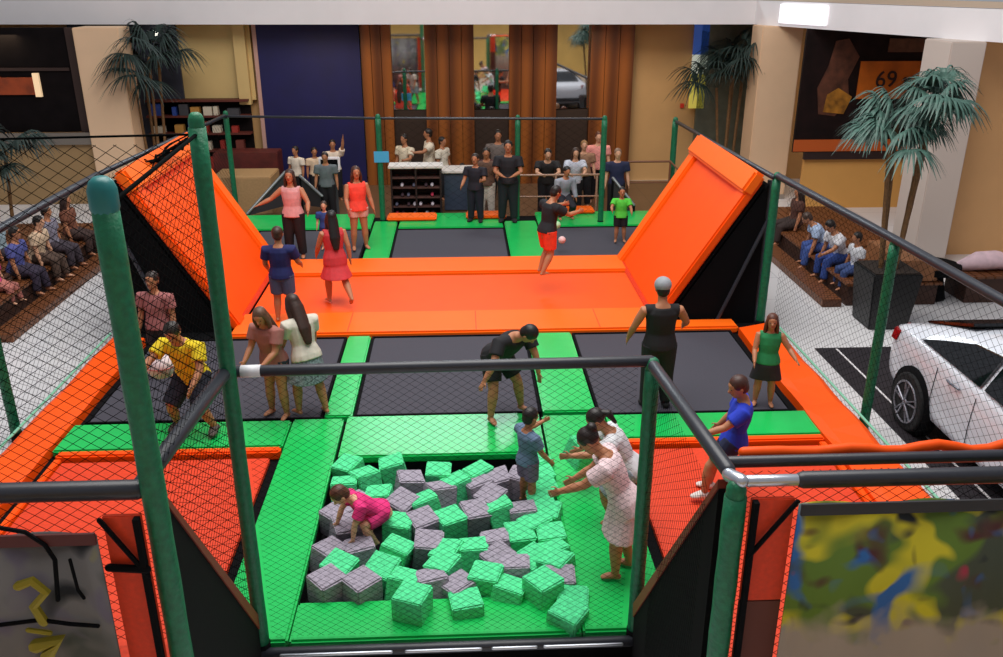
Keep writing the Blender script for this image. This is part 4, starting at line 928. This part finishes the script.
for s in (-1,1):
    side_poly('rear_side_window',[(-1.5,1.06),(-1.2,1.17),(-.75,1.31),(-.28,1.355),(-.28,1.04)],.015,GLASS,s)
    side_poly('front_side_window',[(-.2,1.04),(-.2,1.355),(.3,1.345),(.65,1.25),(1.1,1.02)],.015,GLASS,s)
    bm=bmesh.new();tube(bm,[(s*.935*K,-.75*K,.9*K),(s*.965*K,-.65*K,.91*K),(s*.935*K,-.52*K,.9*K)],.014,8);link('door_handle',bm,mat('handle_grey',(120,124,136),.3,metal=.5),car,True)
    bm=bmesh.new();tube(bm,[(s*.935*K,.35*K,.88*K),(s*.965*K,.45*K,.89*K),(s*.935*K,.58*K,.88*K)],.014,8);link('door_handle',bm,mat('handle_grey',(120,124,136),.3,metal=.5),car,True)
    for yy in (-.24,.95,-1.0):
        bm=bmesh.new();tube(bm,[(s*.934*K,yy*K,.28*K),(s*.939*K,yy*K,.6*K),(s*.915*K,yy*K,.93*K)],.005,6);link('door_seam',bm,mat('seam_dark',(60,60,66),.6),car,True)
    bm=bmesh.new();hexa(bm,[(s*.6*K,-2.30*K,.84*K),(s*.9*K,-2.12*K,.84*K),(s*.9*K,-2.0*K,.84*K),(s*.6*K,-2.1*K,.84*K),(s*.6*K,-2.28*K,.96*K),(s*.87*K,-2.12*K,.97*K),(s*.87*K,-1.95*K,.98*K),(s*.6*K,-2.1*K,.97*K)],.01);link('tail_light',bm,mat('red_tail_lens',(150,16,20),.25),car)
    for yy in (-1.38,1.4):
        c=Vv((s*.87*K,yy*K,.33*K))
        bm=bmesh.new();bmesh.ops.create_cone(bm,cap_ends=True,segments=32,radius1=.41*K,radius2=.41*K,depth=.15,matrix=Matrix.Translation(c+Vv((s*.015,0,.01)))@Matrix.Rotation(pi/2,4,'Y'));link('wheel_arch',bm,BLACK,car,True)
        bm=bmesh.new();bmesh.ops.create_cone(bm,cap_ends=True,segments=32,radius1=.345*K,radius2=.345*K,depth=.22,matrix=Matrix.Translation(c+Vv((s*.02,0,0)))@Matrix.Rotation(pi/2,4,'Y'));wl=link('wheel',bm,TYRE,car)
        bmw=wl.modifiers.new('b','BEVEL');bmw.width=.03;bmw.segments=3
        bm=bmesh.new();xo=s*.135
        rg=[(c+Vv((xo,cos(q*pi/12)*.245*K,sin(q*pi/12)*.245*K))) for q in range(25)];tube(bm,rg,.014,6)
        for q in range(5):
            a_=q*2*pi/5+.3
            for da in (-.16,.16): tube(bm,[c+Vv((xo,cos(a_)*.03,sin(a_)*.03)),c+Vv((xo,cos(a_+da)*.24*K,sin(a_+da)*.24*K))],[(.028,.014),(.02,.01)],6)
        ell(bm,c+Vv((xo,0,0)),(.02,.045,.045));link('rim',bm,RIM,wl,True)
bm=bmesh.new();hexa(bm,[(-.58*K,-1.93*K,1.085*K),(.58*K,-1.93*K,1.085*K),(.55*K,-1.08*K,1.37*K),(-.55*K,-1.08*K,1.37*K),(-.58*K,-1.95*K,1.11*K),(.58*K,-1.95*K,1.11*K),(.55*K,-1.1*K,1.40*K),(-.55*K,-1.1*K,1.40*K)],.008);link('rear_window',bm,GLASS,car)
bm=bmesh.new();tube(bm,[(0,-.95*K,1.42*K),(0,-1.05*K,1.47*K),(0,-1.1*K,1.50*K)],[(.02,.05),(.015,.03),(.006,.01)],8);link('roof_antenna',bm,CARW,car,True)
BX('bumper_insert',(-.55*K,-2.33*K,.36*K),(.55*K,-2.2*K,.5*K),mat('dark_bumper',(40,40,44),.6),car,.02)
for s in (-1,1):
    bm=bmesh.new();ell(bm,(s*1.02*K,.92*K,1.02*K),(.11,.07,.07));link('wing_mirror',bm,CARW,car,True)
